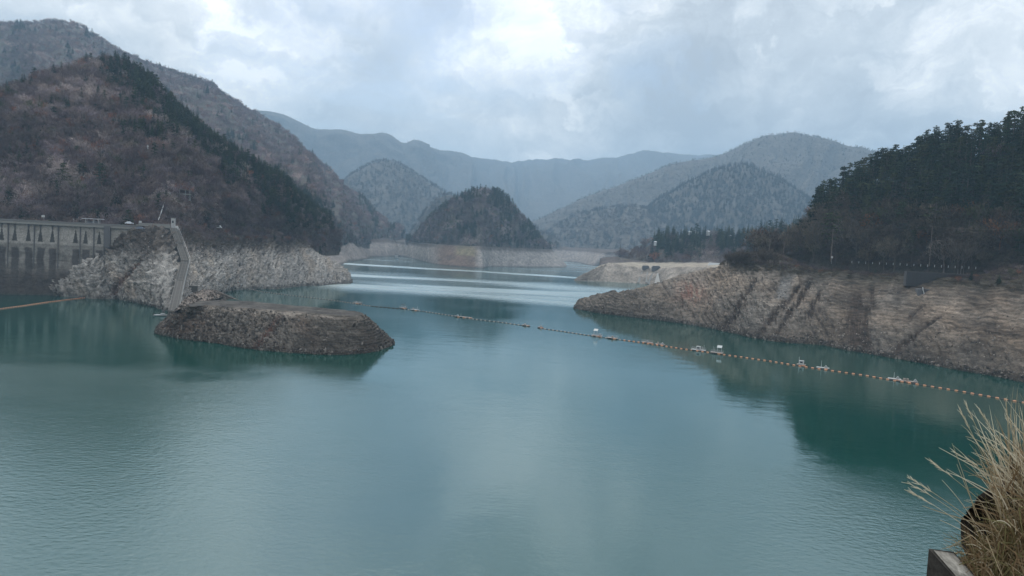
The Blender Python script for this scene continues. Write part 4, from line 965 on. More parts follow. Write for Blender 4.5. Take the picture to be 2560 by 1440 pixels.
# flat-roofed shelter standing on the dam
sx0, sx1 = dx(206), dx(251)
sh = empty('shelter', (0, 0, 0)); sh.matrix_world = DM @ Matrix.Translation((sx0, 1.5, DZ - .25)); tag(sh, 'small open shelter with flat white roof on slim posts atop the dam', 'shelter')
L = sx1 - sx0
b = MB(); b.box(-.6, L + .6, -.8, 3.6, 2.95, 3.18, 0, .04); b.build('roof', M_roof, sh)
for fx in (.12, .56, .86):
    for yy in (0, 2.6):
        b = MB(); b.box(L * fx - .13, L * fx + .13, yy - .13, yy + .13, 0, 2.95); b.build('post', M_white, sh)
b = MB(); b.box(L * .12, L * .86, 2.55, 2.62, .1, 2.1); b.build('back_wall', simple('shelter_panel', (.22, .24, .27), .7), sh)
def boxy_sign(px, py, wd, ht, label, name='sign', cat='sign', post=1.2, mat=None, D=None):
    p = hit(px, py) if D is None else P(px, py, D)
    e = empty(name, p, math.atan2(-p[0], p[1])); tag(e, label, cat)
    b = MB(); b.box(-wd / 2, wd / 2, -.08, .08, post, post + ht, 0, .02); b.build('panel', mat or M_white, e)
    b = MB(); b.tube([(0, 0, -.5), (0, 0, post)], .06, .06, 6); b.build('post', M_steel, e); return e
boxy_sign(108, 546, 1.4, .9, 'small white square sign above the dam parapet near its left end', D=404, post=.6)
for px_, t in ((184, 'left'), (202, 'right')):
    p = P(px_, 549, 401); e = empty('lamp', p); tag(e, 'small white lamp on the dam parapet, %s one of two beside the shelter' % t, 'lamp')
    b = MB(); b.tube([(0, 0, -1.2), (0, 0, 0)], .05, .05, 5); b.build('post', M_steel, e)
    b = MB(); b.tube([(0, 0, 0), (0, 0, .15), (0, 0, .34)], .17, .12, 8); b.build('lamp_head', M_white, e, True)

# ================================================================== CARS
def car(px, py, D, rz, col, label, van=False):
    p = P(px, py, D); e = empty('parked_van' if van else 'parked_car', p, rz); tag(e, label, 'van' if van else 'car'); paint = simple('car_paint', col, .3, .05)
    hh = 1.9 if van else 1.42; Lc = 3.9
    prof = [(-.5, .35), (-.5, .75), (-.42, .95), (-.34, hh), (.3, hh), (.40, 1.0), (.5, .85), (.5, .35)] if van else [(-.5, .35), (-.5, .8), (-.38, .92), (-.24, hh), (.14, hh), (.28, .95), (.5, .8), (.5, .35)]
    b = MB(); n = len(prof); vs = [(x * Lc, s_ * (.78 if z < 1.0 else .66), z) for s_ in (-1, 1) for x, z in prof]
    b.add(vs, [tuple(range(n))[::-1], tuple(range(n, 2 * n))] + [(i, (i + 1) % n, n + (i + 1) % n, n + i) for i in range(n)]); b.build('body', paint, e)
    for s_ in (-1, 1):
        b = MB(); y = s_ * .735
        b.add([(-.33 * Lc, y + s_ * .03, .98), (.24 * Lc, y + s_ * .03, .98), (.14 * Lc, s_ * .69, hh - .12), (-.24 * Lc, s_ * .69, hh - .12)], [(0, 1, 2, 3) if s_ < 0 else (3, 2, 1, 0)]); b.build('side_window', M_glass, e)
        for x in (-.31 * Lc, .31 * Lc):
            b = MB(); b.tube([(x, s_ * .58, .32), (x, s_ * .82, .32)], .32, .32, 12); wh = b.build('wheel', M_dark, e)
            b = MB(); b.tube([(x, s_ * .80, .32), (x, s_ * .835, .32)], .18, .18, 8); b.build('rim', M_steel, wh)
    return e
car(323, 561, 398, .5, (.55, .58, .62), 'silver white car parked at the end of the dam crest')
car(546, 571, 480, .1, (.75, .75, .76), 'small white van on the road above the left rock cliff', True)
car(351, 574, 381, .3, (.10, .12, .16), 'dark car with pale roof below the left end of the terrace')

# ================================================================== TERRACE AT THE DAM'S END, TOWER, SLIPWAY
TP0, TP1 = P(346, 561, 384), P(426, 570, 386); TM, TL = frame_from(TP0, TP1)
te = empty('viewing_terrace', TP0); te.matrix_world = TM @ Matrix.Translation((0, 0, TP0[2])); tag(te, 'grey concrete terrace jutting from the slope at the head of the slipway', 'terrace')
b = MB(); b.add([(0, 0, -.5), (TL, 0, -1.1), (TL, 9, -1.1), (0, 9, -.5), (0, 0, 0), (TL, 0, 0), (TL, 9, 0), (0, 9, 0)], [(0, 1, 5, 4), (1, 2, 6, 5), (2, 3, 7, 6), (3, 0, 4, 7), (4, 5, 6, 7), (3, 2, 1, 0)]); b.build('deck', M_conc, te)
b = MB(); b.box(0, TL, .02, .22, .003, .85, 0, .03); b.build('parapet', simple('terrace_parapet', (.20, .195, .185), .9), te)
b = MB(); b.box(TL - 2.6, TL + .3, .5, 8, -7, -1.12); b.build('support_pier', M_concdk, te)
b = MB(); b.box(TL * .12, TL - 2.7, 2.0, 8, -4, -.9); b.build('retaining_wall', M_concdk, te)
b = MB(); b.box(.4, 1.5, 1, 2, .003, 1.7, 0, .05); b.build('ticket_cabin', M_white, te)
tp = P(433, 570, 390); tw = empty('gate_tower', tp, .2); tag(tw, 'small square white tower at the top of the slipway', 'tower')
b = MB(); b.box(-.85, .85, -.85, .85, -4, 4.7, 0, .04); b.build('wall', simple('tower_wall', (.36, .36, .36), .8), tw)
b = MB(); b.box(-1.0, 1.0, -1.0, 1.0, 4.71, 4.95); b.build('roof', M_conc, tw)
b = MB(); b.box(-.4, .4, -.93, -.87, 2.4, 3.6); b.build('window', M_glass, tw)
b = MB(); b.box(-1.6, 1.6, -1.5, .9, -4, -.3, 0, .05); b.build('base_block', M_concdk, tw)
p = P(442, 570, 389); e = empty('round_tank', p); tag(e, 'small round white tank right beside the slipway head tower', 'tank'); b = MB(); b.tube([(0, 0, -3.5), (0, 0, .6), (0, 0, .75)], .75, .6, 14); b.build('shell', M_white, e, True); b = MB(); b.tube([(0, 0, .74), (0, 0, 1.0)], .3, .3, 10); b.build('lid', M_steel, e)

SL = [(433, 575, 386), (447, 611, 376), (463, 656, 361), (450, 706, 346), (433, 783, 331)]
SL = [(x_, y_, min(d_, float(np.hypot(*hit(x_, y_)[:2])) - .8) if i_ else d_) for i_, (x_, y_, d_) in enumerate(SL)]
print('SLIP', SL)      # centre line of the slipway
sp = [P(*a) for a in SL]; slip = empty('boat_slipway', sp[0]); tag(slip, 'long narrow concrete slipway running down the rock cliff to the water', 'slipway')
def ribbon(pa, pb, side0, side1, z0, z1, off=(0, 0, 0)):
    a, b_ = Vector(pa), Vector(pb); d = (b_ - a); h = Vector((d.x, d.y, 0)).normalized(); sd_ = Vector((1, 0, 0)) - Vector((1, 0, 0)).dot(d.normalized()) * d.normalized(); sd_.z = 0; sd_.normalize()
    o = Vector(sp[0]); vs = []
    for q in (a, b_):
        for s_ in (side0, side1):
            for z in (z0, z1): vs.append(tuple(q - o + sd_ * s_ + Vector((0, 0, z))))
    return vs, [(0, 1, 3, 2), (4, 6, 7, 5), (0, 4, 5, 1), (2, 3, 7, 6), (0, 2, 6, 4), (1, 5, 7, 3)]
m_slab = simple('slipway_slab', (.075, .07, .064), .9); m_curb = simple('slipway_kerb', (.135, .13, .12), .9)
for i in range(4):
    b = MB(); b.add(*ribbon(sp[i], sp[i + 1], -1.5, 1.5, -2.5, .9)); b.build('slab', m_slab, slip)
    for s_ in (-1.68, 1.5):
        b = MB(); b.add(*ribbon(sp[i], sp[i + 1], s_, s_ + .2, -2.5, 1.25)); b.build('kerb', m_curb, slip)
    b = MB(); b.add(*ribbon(sp[i], sp[i + 1], .75, .90, .902, .99)); b.add(*ribbon(sp[i], sp[i + 1], -.75, -.6, .902, .99)); b.build('rail', m_curb, slip)
    b = MB(); a = Vector(sp[i + 1]) - Vector(sp[0]); b.box(a.x - 1.75, a.x + 1.75, a.y - .5, a.y + .5, a.z + .4, a.z + 1.12, 0, .04); b.build('landing', m_curb, slip)
    d = Vector(sp[i + 1]) - Vector(sp[i]); n = int(d.length / 2.4); b = MB()
    for j in range(1, n):
        q = Vector(sp[i]) + d * (j / n); q2 = q + d.normalized() * .25; b.add(*ribbon(q, q2, -1.4, 1.4, .902, .975))
    b.build('tread_bar', simple('slip_bar', (.07, .066, .06), .9), slip)
# thin handrail on the right
b = MB()
for i in range(4):
    a_, c_ = Vector(sp[i]) - Vector(sp[0]) + Vector((2.3, 0, 1.9)), Vector(sp[i + 1]) - Vector(sp[0]) + Vector((2.3, 0, 1.9)); b.tube([a_, c_], .05, .05, 4)
    for j in range(6): q = a_.lerp(c_, j / 6); b.tube([q, q - Vector((0, 0, 2.0))], .04, .04, 4)
b.build('handrail', M_steel, slip)
# small concrete shed by the slip foot
p = hit(478, 716); p = P(478, 722, math.hypot(p[0], p[1]) - 1); e = empty('valve_block', p, .5); tag(e, 'blocky grey concrete footing on the rocks right of the slipway', 'concrete block')
b = MB(); b.box(-2.6, 2.6, -1.5, 3, -5, 1.2, 0, .1); b.build('block', m_slab, e); b = MB(); b.box(-2.8, 2.8, -1.7, 3.2, 1.21, 1.5, 0, .04); b.build('cap', m_curb, e)
# deck in the woods, its mast and the pipe running down from it
q = hit(443, 488); dk = empty('observation_deck', q, math.atan2(-q[0], q[1]) + .05); tag(dk, 'low round-ended viewing deck with railing among the trees', 'viewing deck')
Dd = math.hypot(q[0], q[1]); wdk = 58 * Dd / F
b = MB(); n = 26
pts = [(math.cos(2 * math.pi * i / n) * wdk / 2, math.sin(2 * math.pi * i / n) * 5) for i in range(n)]
b.add([(x, y, .5) for x, y in pts] + [(x, y, 1.0) for x, y in pts], [tuple(range(n))[::-1], tuple(range(n, 2 * n))] + [(i, (i + 1) % n, n + (i + 1) % n, n + i) for i in range(n)]); b.build('platform', M_conc, dk)
b = MB(); b.add([(x * 1.03, y * 1.03, 3.0) for x, y in pts] + [(x * 1.03, y * 1.03, 3.3) for x, y in pts], [tuple(range(n))[::-1], tuple(range(n, 2 * n))] + [(i, (i + 1) % n, n + (i + 1) % n, n + i) for i in range(n)]); b.build('roof', M_wood, dk)
for i in range(0, n, 2):
    b = MB(); b.tube([(pts[i][0] * .95, pts[i][1] * .95, -3), (pts[i][0] * .95, pts[i][1] * .95, 3.0)], .10, .10, 5); b.build('post', M_white, dk)
b = MB(); b.tube([(-2.3, -5.4, 0), (-2.3, -5.4, 4.6)], .2, .16, 6); b.build('mast', M_white, dk)
qa, qb = hit(419, 486), hit(395, 556, 400); ln_ = empty('water_pipe', qa); tag(ln_, 'thin white pipe slanting down the slope from the viewing deck', 'pipe'); Da = math.hypot(qa[0], qa[1])
A1 = P(419, 484, Da - 5); B1 = P(396, 550, min(math.hypot(qb[0], qb[1]), Da) - 7)
b = MB(); o_ = Vector(qa); b.tube([Vector(A1) - o_, Vector(B1) - o_], .26, .26, 6); b.build('pipe', M_white, ln_)
b = MB(); a_ = Vector(A1) - o_; b.box(a_.x - .9, a_.x + 1.6, a_.y - .8, a_.y + .8, a_.z - .5, a_.z + .7, 0, .05); b.build('head_box', M_white, ln_)
q = hit(369, 402); e = empty('white_mast', q); tag(e, 'slim white mast standing alone among trees on the left mountain', 'mast'); b = MB(); b.tube([(0, 0, -1), (0, 0, 9)], .35, .25, 6); b.build('pole', M_white, e); b = MB(); b.box(-.5, .5, -.2, .2, 8, 8.5); b.build('antenna', M_white, e)

# ================================================================== RIGHT SHORE ROAD
for i in range(19):
    px_ = 2130 + i * 17.2; py_ = 654.5 + (px_ - 2130) * .047
    D = 386 - (px_ - 2130) * .1; p = P(px_, py_ - .5, D); e = empty('guard_post', p)
    tag(e, 'short white guard post in the line along the right-hand road', 'post', 'white guard posts along the right-hand road')
    b = MB(); b.tube([(0, 0, -.75), (0, 0, .3)], .10, .10, 6); b.build('post', M_white, e)
    if i == 0: pass
q = P(2080, 643, 398); e = empty('traffic_mirror', q, .1); tag(e, 'round white-faced traffic mirror on a pole beside the right-hand road', 'mirror')
b = MB(); b.tube([(0, 0, -3.5), (0, 0, .1)], .07, .07, 6); b.build('pole', M_steel, e); b = MB(); b.tube([(0, -.12, 0), (0, -.02, 0)], .52, .56, 20); b.build('mirror_face', M_white, e); b = MB(); b.tube([(0, -.02, 0), (0, .12, 0)], .6, .3, 20); b.build('hood', M_orange, e)
def pole(px, y0, y1, D, label, arm=True):
    p0, p1 = P(px, y0, D), P(px, y1, D); e = empty('utility_pole', p0); tag(e, label, 'utility pole'); h = p1[2] - p0[2]
    b = MB(); b.tube([(0, 0, -3), (0, 0, h)], .2, .13, 6); b.build('pole', M_wood, e)
    if arm:
        for z in (h - .5, h - 1.3): b = MB(); b.box(-.9, .9, -.05, .05, z, z + .12); b.build('crossarm', M_wood, e)
    return p1
p_a = pole(1922, 645, 598, 418, 'tall utility pole leftmost along the right-hand road')
p_b = pole(1958, 642, 604, 412, 'pale short utility pole second from the left along the right-hand road')
p_c = pole(2078, 640, 572, 402, 'brown utility pole rising behind the round mirror')
p_d = pole(2324, 650, 565, 388, 'thin pole between bare trees right of the mirror pole')
p_e = P(2700, 560, 330)
def wire(pa, pb, sag, label):
    pa, pb = Vector(pa), Vector(pb); e = empty('overhead_wire', pa); tag(e, label, 'wire'); pts = [(pb - pa) * t + Vector((0, 0, -sag * 4 * t * (1 - t))) for t in np.linspace(0, 1, 14)]
    b = MB(); b.tube(pts, .03, .03, 3); b.build('cable', M_wood, e)
wire(p_a, p_c, 1.0, 'overhead wire between the leftmost pole and the mirror pole'); wire(p_c, p_d, 1.6, 'overhead wire right of the mirror pole'); wire(p_d, p_e, 1.8, 'overhead wire running out at the right edge')
wire(P(1640, 602, 790), P(1800, 636, 780), 1.5, 'pale wire slanting across the wooded headland')
# dark grid-faced retaining wall with a drain hole below
q = P(2342, 716, 341); rw = empty('retaining_wall', q, -.28); tag(rw, 'dark gridded concrete retaining wall set into the right bank', 'retaining wall')
b = MB(); b.box(-11.5, 11.5, 0, 4, -.5, 5.6); b.build('backing', bpy.data.materials['grid_beam'] if 'grid_beam' in bpy.data.materials else simple('grid_beam', (.05, .05, .053), .9), rw)
rib_h = MB(); rib_h.box(-11.5, 11.5, -.18, -.003, 0, .16); rib_v = MB(); rib_v.box(-.08, .08, -.16, -.004, -.4, 5.5)
oh = rib_h.build('grid_beam', bpy.data.materials['grid_beam'], rw); oh.location.z = 0
for k in range(1, 8): c_ = oh.copy(); COL.objects.link(c_); c_.location.z = k * .72
ov = rib_v.build('grid_rib', bpy.data.materials['grid_beam'], rw); ov.location.x = -11
for k in range(1, 16): c_ = ov.copy(); COL.objects.link(c_); c_.location.x = -11 + k * 1.47
q0 = hit(2312, 728); Dq = math.hypot(q0[0], q0[1]); q = P(2312, 736, Dq - 1.2); e = empty('drain_outlet', q, -.28); tag(e, 'dark drain opening with a bent white pipe below the retaining wall', 'drain')
b = MB(); b.box(-2.6, 2.6, 0, 5, -1.6, 2.2, 0, .35); b.build('headwall', M_concdk, e)
b = MB(); b.add([(-1.0, -.02, .9), (0, -.02, .1), (1.8, -.02, 1.3), (1.9, -.02, 1.9), (-.8, -.02, 2.1)], [(0, 1, 2, 3, 4)]); b.build('opening', M_dark, e)  # flat dark sheet: the shade inside the drain put in as colour
b = MB(); b.tube([(-1.1, -.4, 2.9), (-.9, -.5, 1.8), (-.5, -.6, .6), (-.3, -.7, -1.6)], .2, .14, 8); b.build('pipe', M_white, e)
# steps / path streaks on the bank: pale concrete drain chute
# ================================================================== FAR HEADLAND THINGS
for px_, py_, w_, lab in ((1615, 673, 16, 'smaller dark concrete block left on the headland terrace'), (1641, 676, 20, 'larger dark concrete block right on the headland terrace')):
    q = hit(px_, py_); D = math.hypot(q[0], q[1]); s_ = w_ * D / F / 2; e = empty('intake_block', P(px_, py_, D - 1), .1); tag(e, lab, 'concrete block')
    b = MB(); b.box(-s_, s_, 0, 4, -1, s_ * .9, 0, .2); b.build('block', M_concdk, e); b = MB(); b.box(-s_ * .8, s_ * .8, .3, 3.6, s_ * .9 + .003, s_ * 1.1, 0, .1); b.build('cap', M_concdk, e)
    for k in (-.5, .45):
        q1, q2 = hit(px_ + k * 14 - 3, py_ + 7), hit(px_ + k * 22 - 8, py_ + 34); o_ = Vector(P(px_, py_, D - 1)); b = MB(); v1, v2 = Vector(q1) - o_, Vector(q2) - o_
        up = Vector((0, -.5, .35)); sd_ = Vector((1.1, 0, 0)); m_chute = M_conc
        mt = Matrix.Rotation(-.1, 4, 'Z'); b.T = mt; b.add([v1 - sd_ * .5 + up, v1 + sd_ * .5 + up, v2 + sd_ * 1.5 + up, v2 - sd_ * 1.5 + up, v1 - sd_ * .5 - up * 3, v1 + sd_ * .5 - up * 3, v2 + sd_ * 1.5 - up * 3, v2 - sd_ * 1.5 - up * 3], [(0, 3, 2, 1), (0, 1, 5, 4), (3, 7, 6, 2), (0, 4, 7, 3), (1, 2, 6, 5)]); b.build('chute', m_chute, e)
q = hit(1785, 662); D = math.hypot(q[0], q[1]); e = empty('concrete_apron', P(1790, 666, D - 2), 0); tag(e, 'bright white concrete apron behind the brow of the right bank', 'apron')
b = MB(); s_ = 21 * D / F; b.add([(-s_, -1, -1.0), (s_, -1, -2), (s_ * .85, 3, 3.4), (-s_ * .7, 3, 3.6), (-s_, 4, -3), (s_, 4, -3), (s_ * .85, 8, 1.5), (-s_ * .7, 8, 1.5)], [(0, 1, 2, 3), (1, 5, 6, 2), (4, 0, 3, 7), (3, 2, 6, 7), (0, 4, 5, 1)]); b.build('slab', M_white, e)
b = MB(); b.box(-s_, s_, -1.6, -1.1, -2.4, -1.6, 0, .1); b.build('kerb', M_conc, e)
def house(px, py, w_, h_, lab, D=935, roofc=None):
    w_ *= .62; h_ *= .7
    p = P(px, py + 5, D); e = empty('house', p, rng.uniform(-.4, .4)); tag(e, lab, 'house'); s_ = w_ * D / F; hh = h_ * D / F
    b = MB(); b.box(-s_ / 2, s_ / 2, -2.5, 2.5, -3, hh * .6); b.build('wall', M_white, e)
    b = MB(); x, y, z = s_ / 2 + .4, 2.9, hh * .6 + .003; b.add([(-x, -y, z), (x, -y, z), (x, y, z), (-x, y, z), (-x, 0, hh), (x, 0, hh)], [(0, 1, 5, 4), (2, 3, 4, 5), (0, 4, 3), (1, 2, 5), (3, 2, 1, 0)]); b.build('roof', roofc or M_roof, e)
    f = MB(); f.box(-s_ * .25, s_ * .1, -2.56, -2.51, .6, hh * .5); f.build('window', M_glass, e)
rng.seed(5)
house(1638, 603, 6, 7, 'white house leftmost among trees on the headland point', 900); house(1725, 577, 9, 6, 'white roofed house between two conifer clumps on the headland crest'); house(1742, 577, 6, 6, 'tiny white house just left of the tallest headland conifer')
house(1770, 578, 6, 9, 'narrow white house in the gap between headland conifers'); house(1822, 586, 12, 5, 'low pale house behind dark conifers on the headland'); house(1892, 585, 12, 9, 'white house by the reddish trees at the right of the headland')
house(1880, 588, 6, 5, 'low shed left of the white house by the reddish trees')
# ================================================================== FLOATING BOOMS
def polyline_w(pp):
    pts = [W(x, y) for x, y in pp]; d = np.r_[0, np.cumsum([np.linalg.norm(pts[i + 1] - pts[i]) for i in range(len(pts) - 1)])]; return np.array(pts), d
def at_len(pts, d, t): return np.array([np.interp(t, d, pts[:, k]) for k in range(3)])
def float_mesh(mat, w_=.46, r=.25):
    b = MB(); pr = [(-w_, .05), (-w_ * .9, .75), (-w_ * .45, 1.0), (w_ * .45, 1.0), (w_ * .9, .75), (w_, .05)]; n = 8; vs = []
    for x, f in pr:
        for j in range(n): a = 2 * math.pi * j / n; vs.append((x, math.cos(a) * r * f, math.sin(a) * r * f + .10))
    fs = [(i * n + j, i * n + (j + 1) % n, (i + 1) * n + (j + 1) % n, (i + 1) * n + j) for i in range(5) for j in range(n)]
    b.add(vs, fs); o = b.build('float', mat, link=False, smooth=True); return o.data
F_or, F_tan, F_dk = float_mesh(M_orange), float_mesh(M_tan, .45, .24), float_mesh(M_dark, .9, .3)
def boom(name, pp, label, pitch, pick, cable_r=.13):
    pts, d = polyline_w(pp); e = empty(name, pts[0]); tag(e, label, 'floating boom'); o_ = Vector(pts[0])
    b = MB(); n = int(d[-1] / 5) + 2; b.tube([Vector(at_len(pts, d, t)) - o_ + Vector((0, 0, .06)) for t in np.linspace(0, d[-1], n)], cable_r, cable_r, 5); b.build('rope', M_dark, e)
    sk = MB(); k = int(d[-1] / pitch)
    for i in range(k):
        t = (i + .5) * pitch; p = at_len(pts, d, t); p2 = at_len(pts, d, min(t + .5, d[-1])); md = pick(proj(p[None])[0][0])
        if md is None: continue
        f = bpy.data.objects.new('float', md); COL.objects.link(f); f.parent = e; f.location = Vector(p) - o_; f.rotation_euler = (0, 0, math.atan2(p2[1] - p[1], p2[0] - p[0])); f.scale = (1, 1, 1)
    return pts, d
B1 = [(628, 724), (655, 730), (700, 736), (780, 745), (845, 753), (890, 760), (930, 766), (1000, 772), (1060, 779), (1150, 793), (1190, 799), (1250, 806), (1326, 817)]
B2 = [(1348, 821), (1400, 828), (1490, 842), (1530, 847), (1610, 858), (1700, 872), (1745, 878), (1800, 886), (1850, 893), (1920, 903), (2000, 916), (2060, 925), (2160, 939), (2240, 953), (2290, 961), (2400, 979), (2510, 999), (2620, 1018), (2760, 1045)]
boom('floating_boom', B1, 'floating boom of faded floats from the left cliff to the gap', 2.35, lambda x: F_dk if 925 < x < 1005 else F_tan)
boom('floating_boom', B2, 'floating boom of orange floats from the gap to the right edge', 2.05, lambda x: F_or if x > 1560 else F_tan)
boom('floating_boom', [(-160, 800), (0, 773), (60, 765), (120, 756), (175, 749), (222, 744)], 'orange floating boom in front of the dam', 1.5, lambda x: F_or, .16)

# ================================================================== RAFTS ON THE BOOM
def raft(px, py, L, Wd, label, rz=-.45, rail=True, extras=(), deckm=None, name='work_raft'):
    p = W(px, py); e = empty(name, p, rz); tag(e, label, 'raft'); e.scale = (.85, .85, .85)
    b = MB(); b.box(-L / 2, L / 2, -Wd / 2, Wd / 2, .42, .55, 0, .02); b.build('deck', deckm or M_tan, e)
    n = max(2, int(L / 1.8))
    for i in range(n):
        x = -L / 2 + L * (i + .5) / n; b = MB(); b.box(x - .62, x + .62, -Wd / 2 - .05, Wd / 2 + .05, -.15, .416, 0, .12); b.build('pontoon', M_orange if i % 2 else M_dark, e)
    if rail:
        b = MB()
        for s_ in (-1, 1):
            for z in (1.0, 1.45): b.tube([(-L / 2 + .1, s_ * (Wd / 2 - .06), z), (L / 2 - .1, s_ * (Wd / 2 - .06), z)], .035, .035, 4)
            for i in range(n + 2): x = -L / 2 + .1 + (L - .2) * i / (n + 1); b.tube([(x, s_ * (Wd / 2 - .06), .55), (x, s_ * (Wd / 2 - .06), 1.47)], .035, .035, 4)
        b.build('railing', M_steel, e)
    for ex in extras:
        k, x = ex[0], ex[1]; b = MB()
        if k == 'mast': b.tube([(x, 0, .55), (x, 0, .55 + ex[2])], .08, .05, 6); b.build('mast', M_white if len(ex) < 4 else M_dark, e)
        if k == 'cabin': b.box(x - .9, x + .9, -.8, .8, .553, 2.0, 0, .05); c = b.build('cabin', M_white, e); b = MB(); b.box(x - .5, x + .5, -.86, -.81, 1.1, 1.7); b.build('window', M_glass, c)
        if k == 'panel': b.add([(x - 1.0, -.8, 2.6), (x + 1.0, -.8, 2.6), (x + 1.0, .7, 3.4), (x - 1.0, .7, 3.4), (x - 1.0, -.8, 2.7), (x + 1.0, -.8, 2.7), (x + 1.0, .7, 3.5), (x - 1.0, .7, 3.5)], [(3, 2, 1, 0), (4, 5, 6, 7), (0, 1, 5, 4), (1, 2, 6, 5), (2, 3, 7, 6), (3, 0, 4, 7)]); b.build('sloping_panel', M_white, e); b = MB(); [b.tube([(x + u, v, .5), (x + u, v, 2.65 + .4 * (v > 0))], .06, .06, 5) for u in (-.8, .8) for v in (-.6, .5)]; b.build('stand', M_steel, e)
        if k == 'drum': b.tube([(x, 0, .553), (x, 0, 1.35)], .4, .4, 10); b.build('drum', M_tan, e)
        if k == 'winch': b.box(x - .5, x + .5, -.5, .5, .553, 1.0, 0, .05); b.tube([(x, -.5, 1.15), (x, .5, 1.15)], .28, .28, 10); b.build('winch', M_steel, e)
        if k == 'canopy': b.box(x - 1.0, x + 1.0, -.8, .8, 2.35, 2.5, 0, .04); b.build('canopy', M_white if len(ex) < 3 else M_dark, e); b = MB(); [b.tube([(x + u, v, .5), (x + u, v, 2.35)], .05, .05, 5) for u in (-.9, .9) for v in (-.7, .7)]; b.build('canopy_post', M_steel, e)
    return e
raft(894, 759, 6, 2.2, 'small float raft carrying a dark upright post, leftmost on the boom', extras=(('mast', .6, 2.6, 1), ('winch', -1)))
raft(1008, 771, 4.5, 2.4, 'raft with dark canopy and railing, left of a paired raft', extras=(('canopy', 0, 1), ('winch', 1.3)))
raft(1037, 776, 5.0, 2.4, 'pale railed raft right beside the one with the dark canopy', extras=(('drum', -1), ('mast', 1.8, 2.2)), deckm=M_white)
raft(1158, 794, 11, 1.6, 'long low raft in the middle of the left boom', rail=False, extras=(('mast', -1.5, 1.7), ('winch', -3.6)), deckm=M_tan)
raft(1315, 815, 4, 1.8, 'small raft closing the end of the left boom at the gap', rail=False, extras=(('winch', -.6), ('mast', 1.7, .9, 1)))
raft(1351, 820, 2.6, 1.6, 'little raft at the start of the right boom by the gap', rail=False, extras=(('winch', .2),))
raft(1492, 841, 5, 2.6, 'raft with tall white sloping panel, first on the right boom', extras=(('panel', -.6), ('winch', 1.5)))
raft(1531, 847, 5, 2.4, 'low railed raft just right of the raft with the white panel', extras=(('drum', 0),))
raft(1618, 858, 5, 2.0, 'dark raft with low railing at the left of a close pair', extras=(('winch', 0),))
raft(1650, 863, 4, 1.8, 'raft with a tilted pale hatch at the right of a close pair', rail=False, extras=(('winch', 1.0), ('drum', -.9)))
raft(1746, 877, 6, 2.4, 'white decked raft with thin antenna posts on the right boom', extras=(('cabin', 0), ('mast', 2.3, 2.2), ('mast', 1.6, 1.6)), deckm=M_white)
raft(1792, 884, 5, 2.6, 'raft with railings and a white sloping panel held high', extras=(('panel', 1.0), ('mast', -1.6, 2.4), ('mast', -1.0, 2.0)))
raft(2003, 914, 3.2, 2.0, 'small raft with a grey upright cabinet on the right boom', rail=False, extras=(('cabin', 0), ('mast', -.9, 2.9)), deckm=M_tan)
raft(2057, 922, 4.5, 2.0, 'raft with a low white box and a single white mast', rail=False, extras=(('winch', 1), ('mast', -.6, 2.6)), deckm=M_white)
raft(2236, 950, 4.2, 2.0, 'raft with white mast at the left of the rightmost pair', rail=False, extras=(('mast', -.2, 2.2), ('winch', 1.0)), deckm=M_white)
raft(2270, 956, 6.0, 1.8, 'raft carrying two orange drums at the right of the rightmost pair', rail=False, extras=(('drum', -1.2), ('drum', -.2), ('winch', 2.2)))

# ================================================================== BOATS
def boat(px, py, L, rz, label, canopy=True):
    p = W(px, py); e = empty('moored_boat', p, rz); tag(e, label, 'boat'); b = MB(); S = [(-.5, .30, .55), (-.3, .36, .5), (0, .38, .5), (.28, .28, .58), (.44, .12, .72), (.5, .01, .82)]; n = 5; vs = []
    for x, w_, h in S:
        vs += [(x * L, -w_ * L * .42, h), (x * L, -w_ * L * .36, .1), (x * L, 0, -.18), (x * L, w_ * L * .36, .1), (x * L, w_ * L * .42, h)]
    fs = [(i * n + j, (i + 1) * n + j, (i + 1) * n + j + 1, i * n + j + 1) for i in range(5) for j in range(4)] + [(0, 1, 2, 3, 4)]; b.add(vs, fs); b.build('hull', M_white, e, smooth=True)
    b = MB(); b.add([(x * L, s_ * w_ * L * .40, h - .12) for x, w_, h in S for s_ in (-1, 1)], [(2 * i, 2 * i + 2, 2 * i + 3, 2 * i + 1) for i in range(5)]); b.build('deck', M_roof, e)
    b = MB(); b.box(-.12 * L, .12 * L, -.5, .5, .5, 1.15, 0, .08); b.build('console', M_steel, e)
    b = MB(); b.add([(.13 * L, -.5, 1.15), (.13 * L, .5, 1.15), (.06 * L, .42, 1.6), (.06 * L, -.42, 1.6)], [(0, 1, 2, 3)]); b.build('windscreen', M_glass, e)
    if canopy: b = MB(); b.box(-.05 * L, .1 * L, -.4, .4, 1.62, 2.3, 0, .1); b.build('engine_cover', M_concdk, e)
    b = MB(); b.box(-.55 * L, -.49 * L, -.2, .2, .2, 1.0, 0, .05); b.build('outboard_motor', M_dark, e)
boat(407, 790, 6.6, .25, 'small white motorboat moored at the foot of the slipway')
p = W(990, 645); e = empty('float_hut', p, .2); tag(e, 'tiny white hut on a raft far out before the round island hill', 'float hut')
b = MB(); b.box(-5, 5, -3, 3, -.2, .7, 0, .1); b.build('raft', M_conc, e); b = MB(); b.box(-2, 4, -2.2, 2.2, .703, 4.4); b.build('cabin', M_white, e); b = MB(); b.box(-2.3, 4.3, -2.5, 2.5, 4.41, 4.7); b.build('roof', M_roof, e); b = MB(); b.box(-.8, .4, -2.26, -2.21, 1.0, 3.0); b.build('door', M_steel, e)
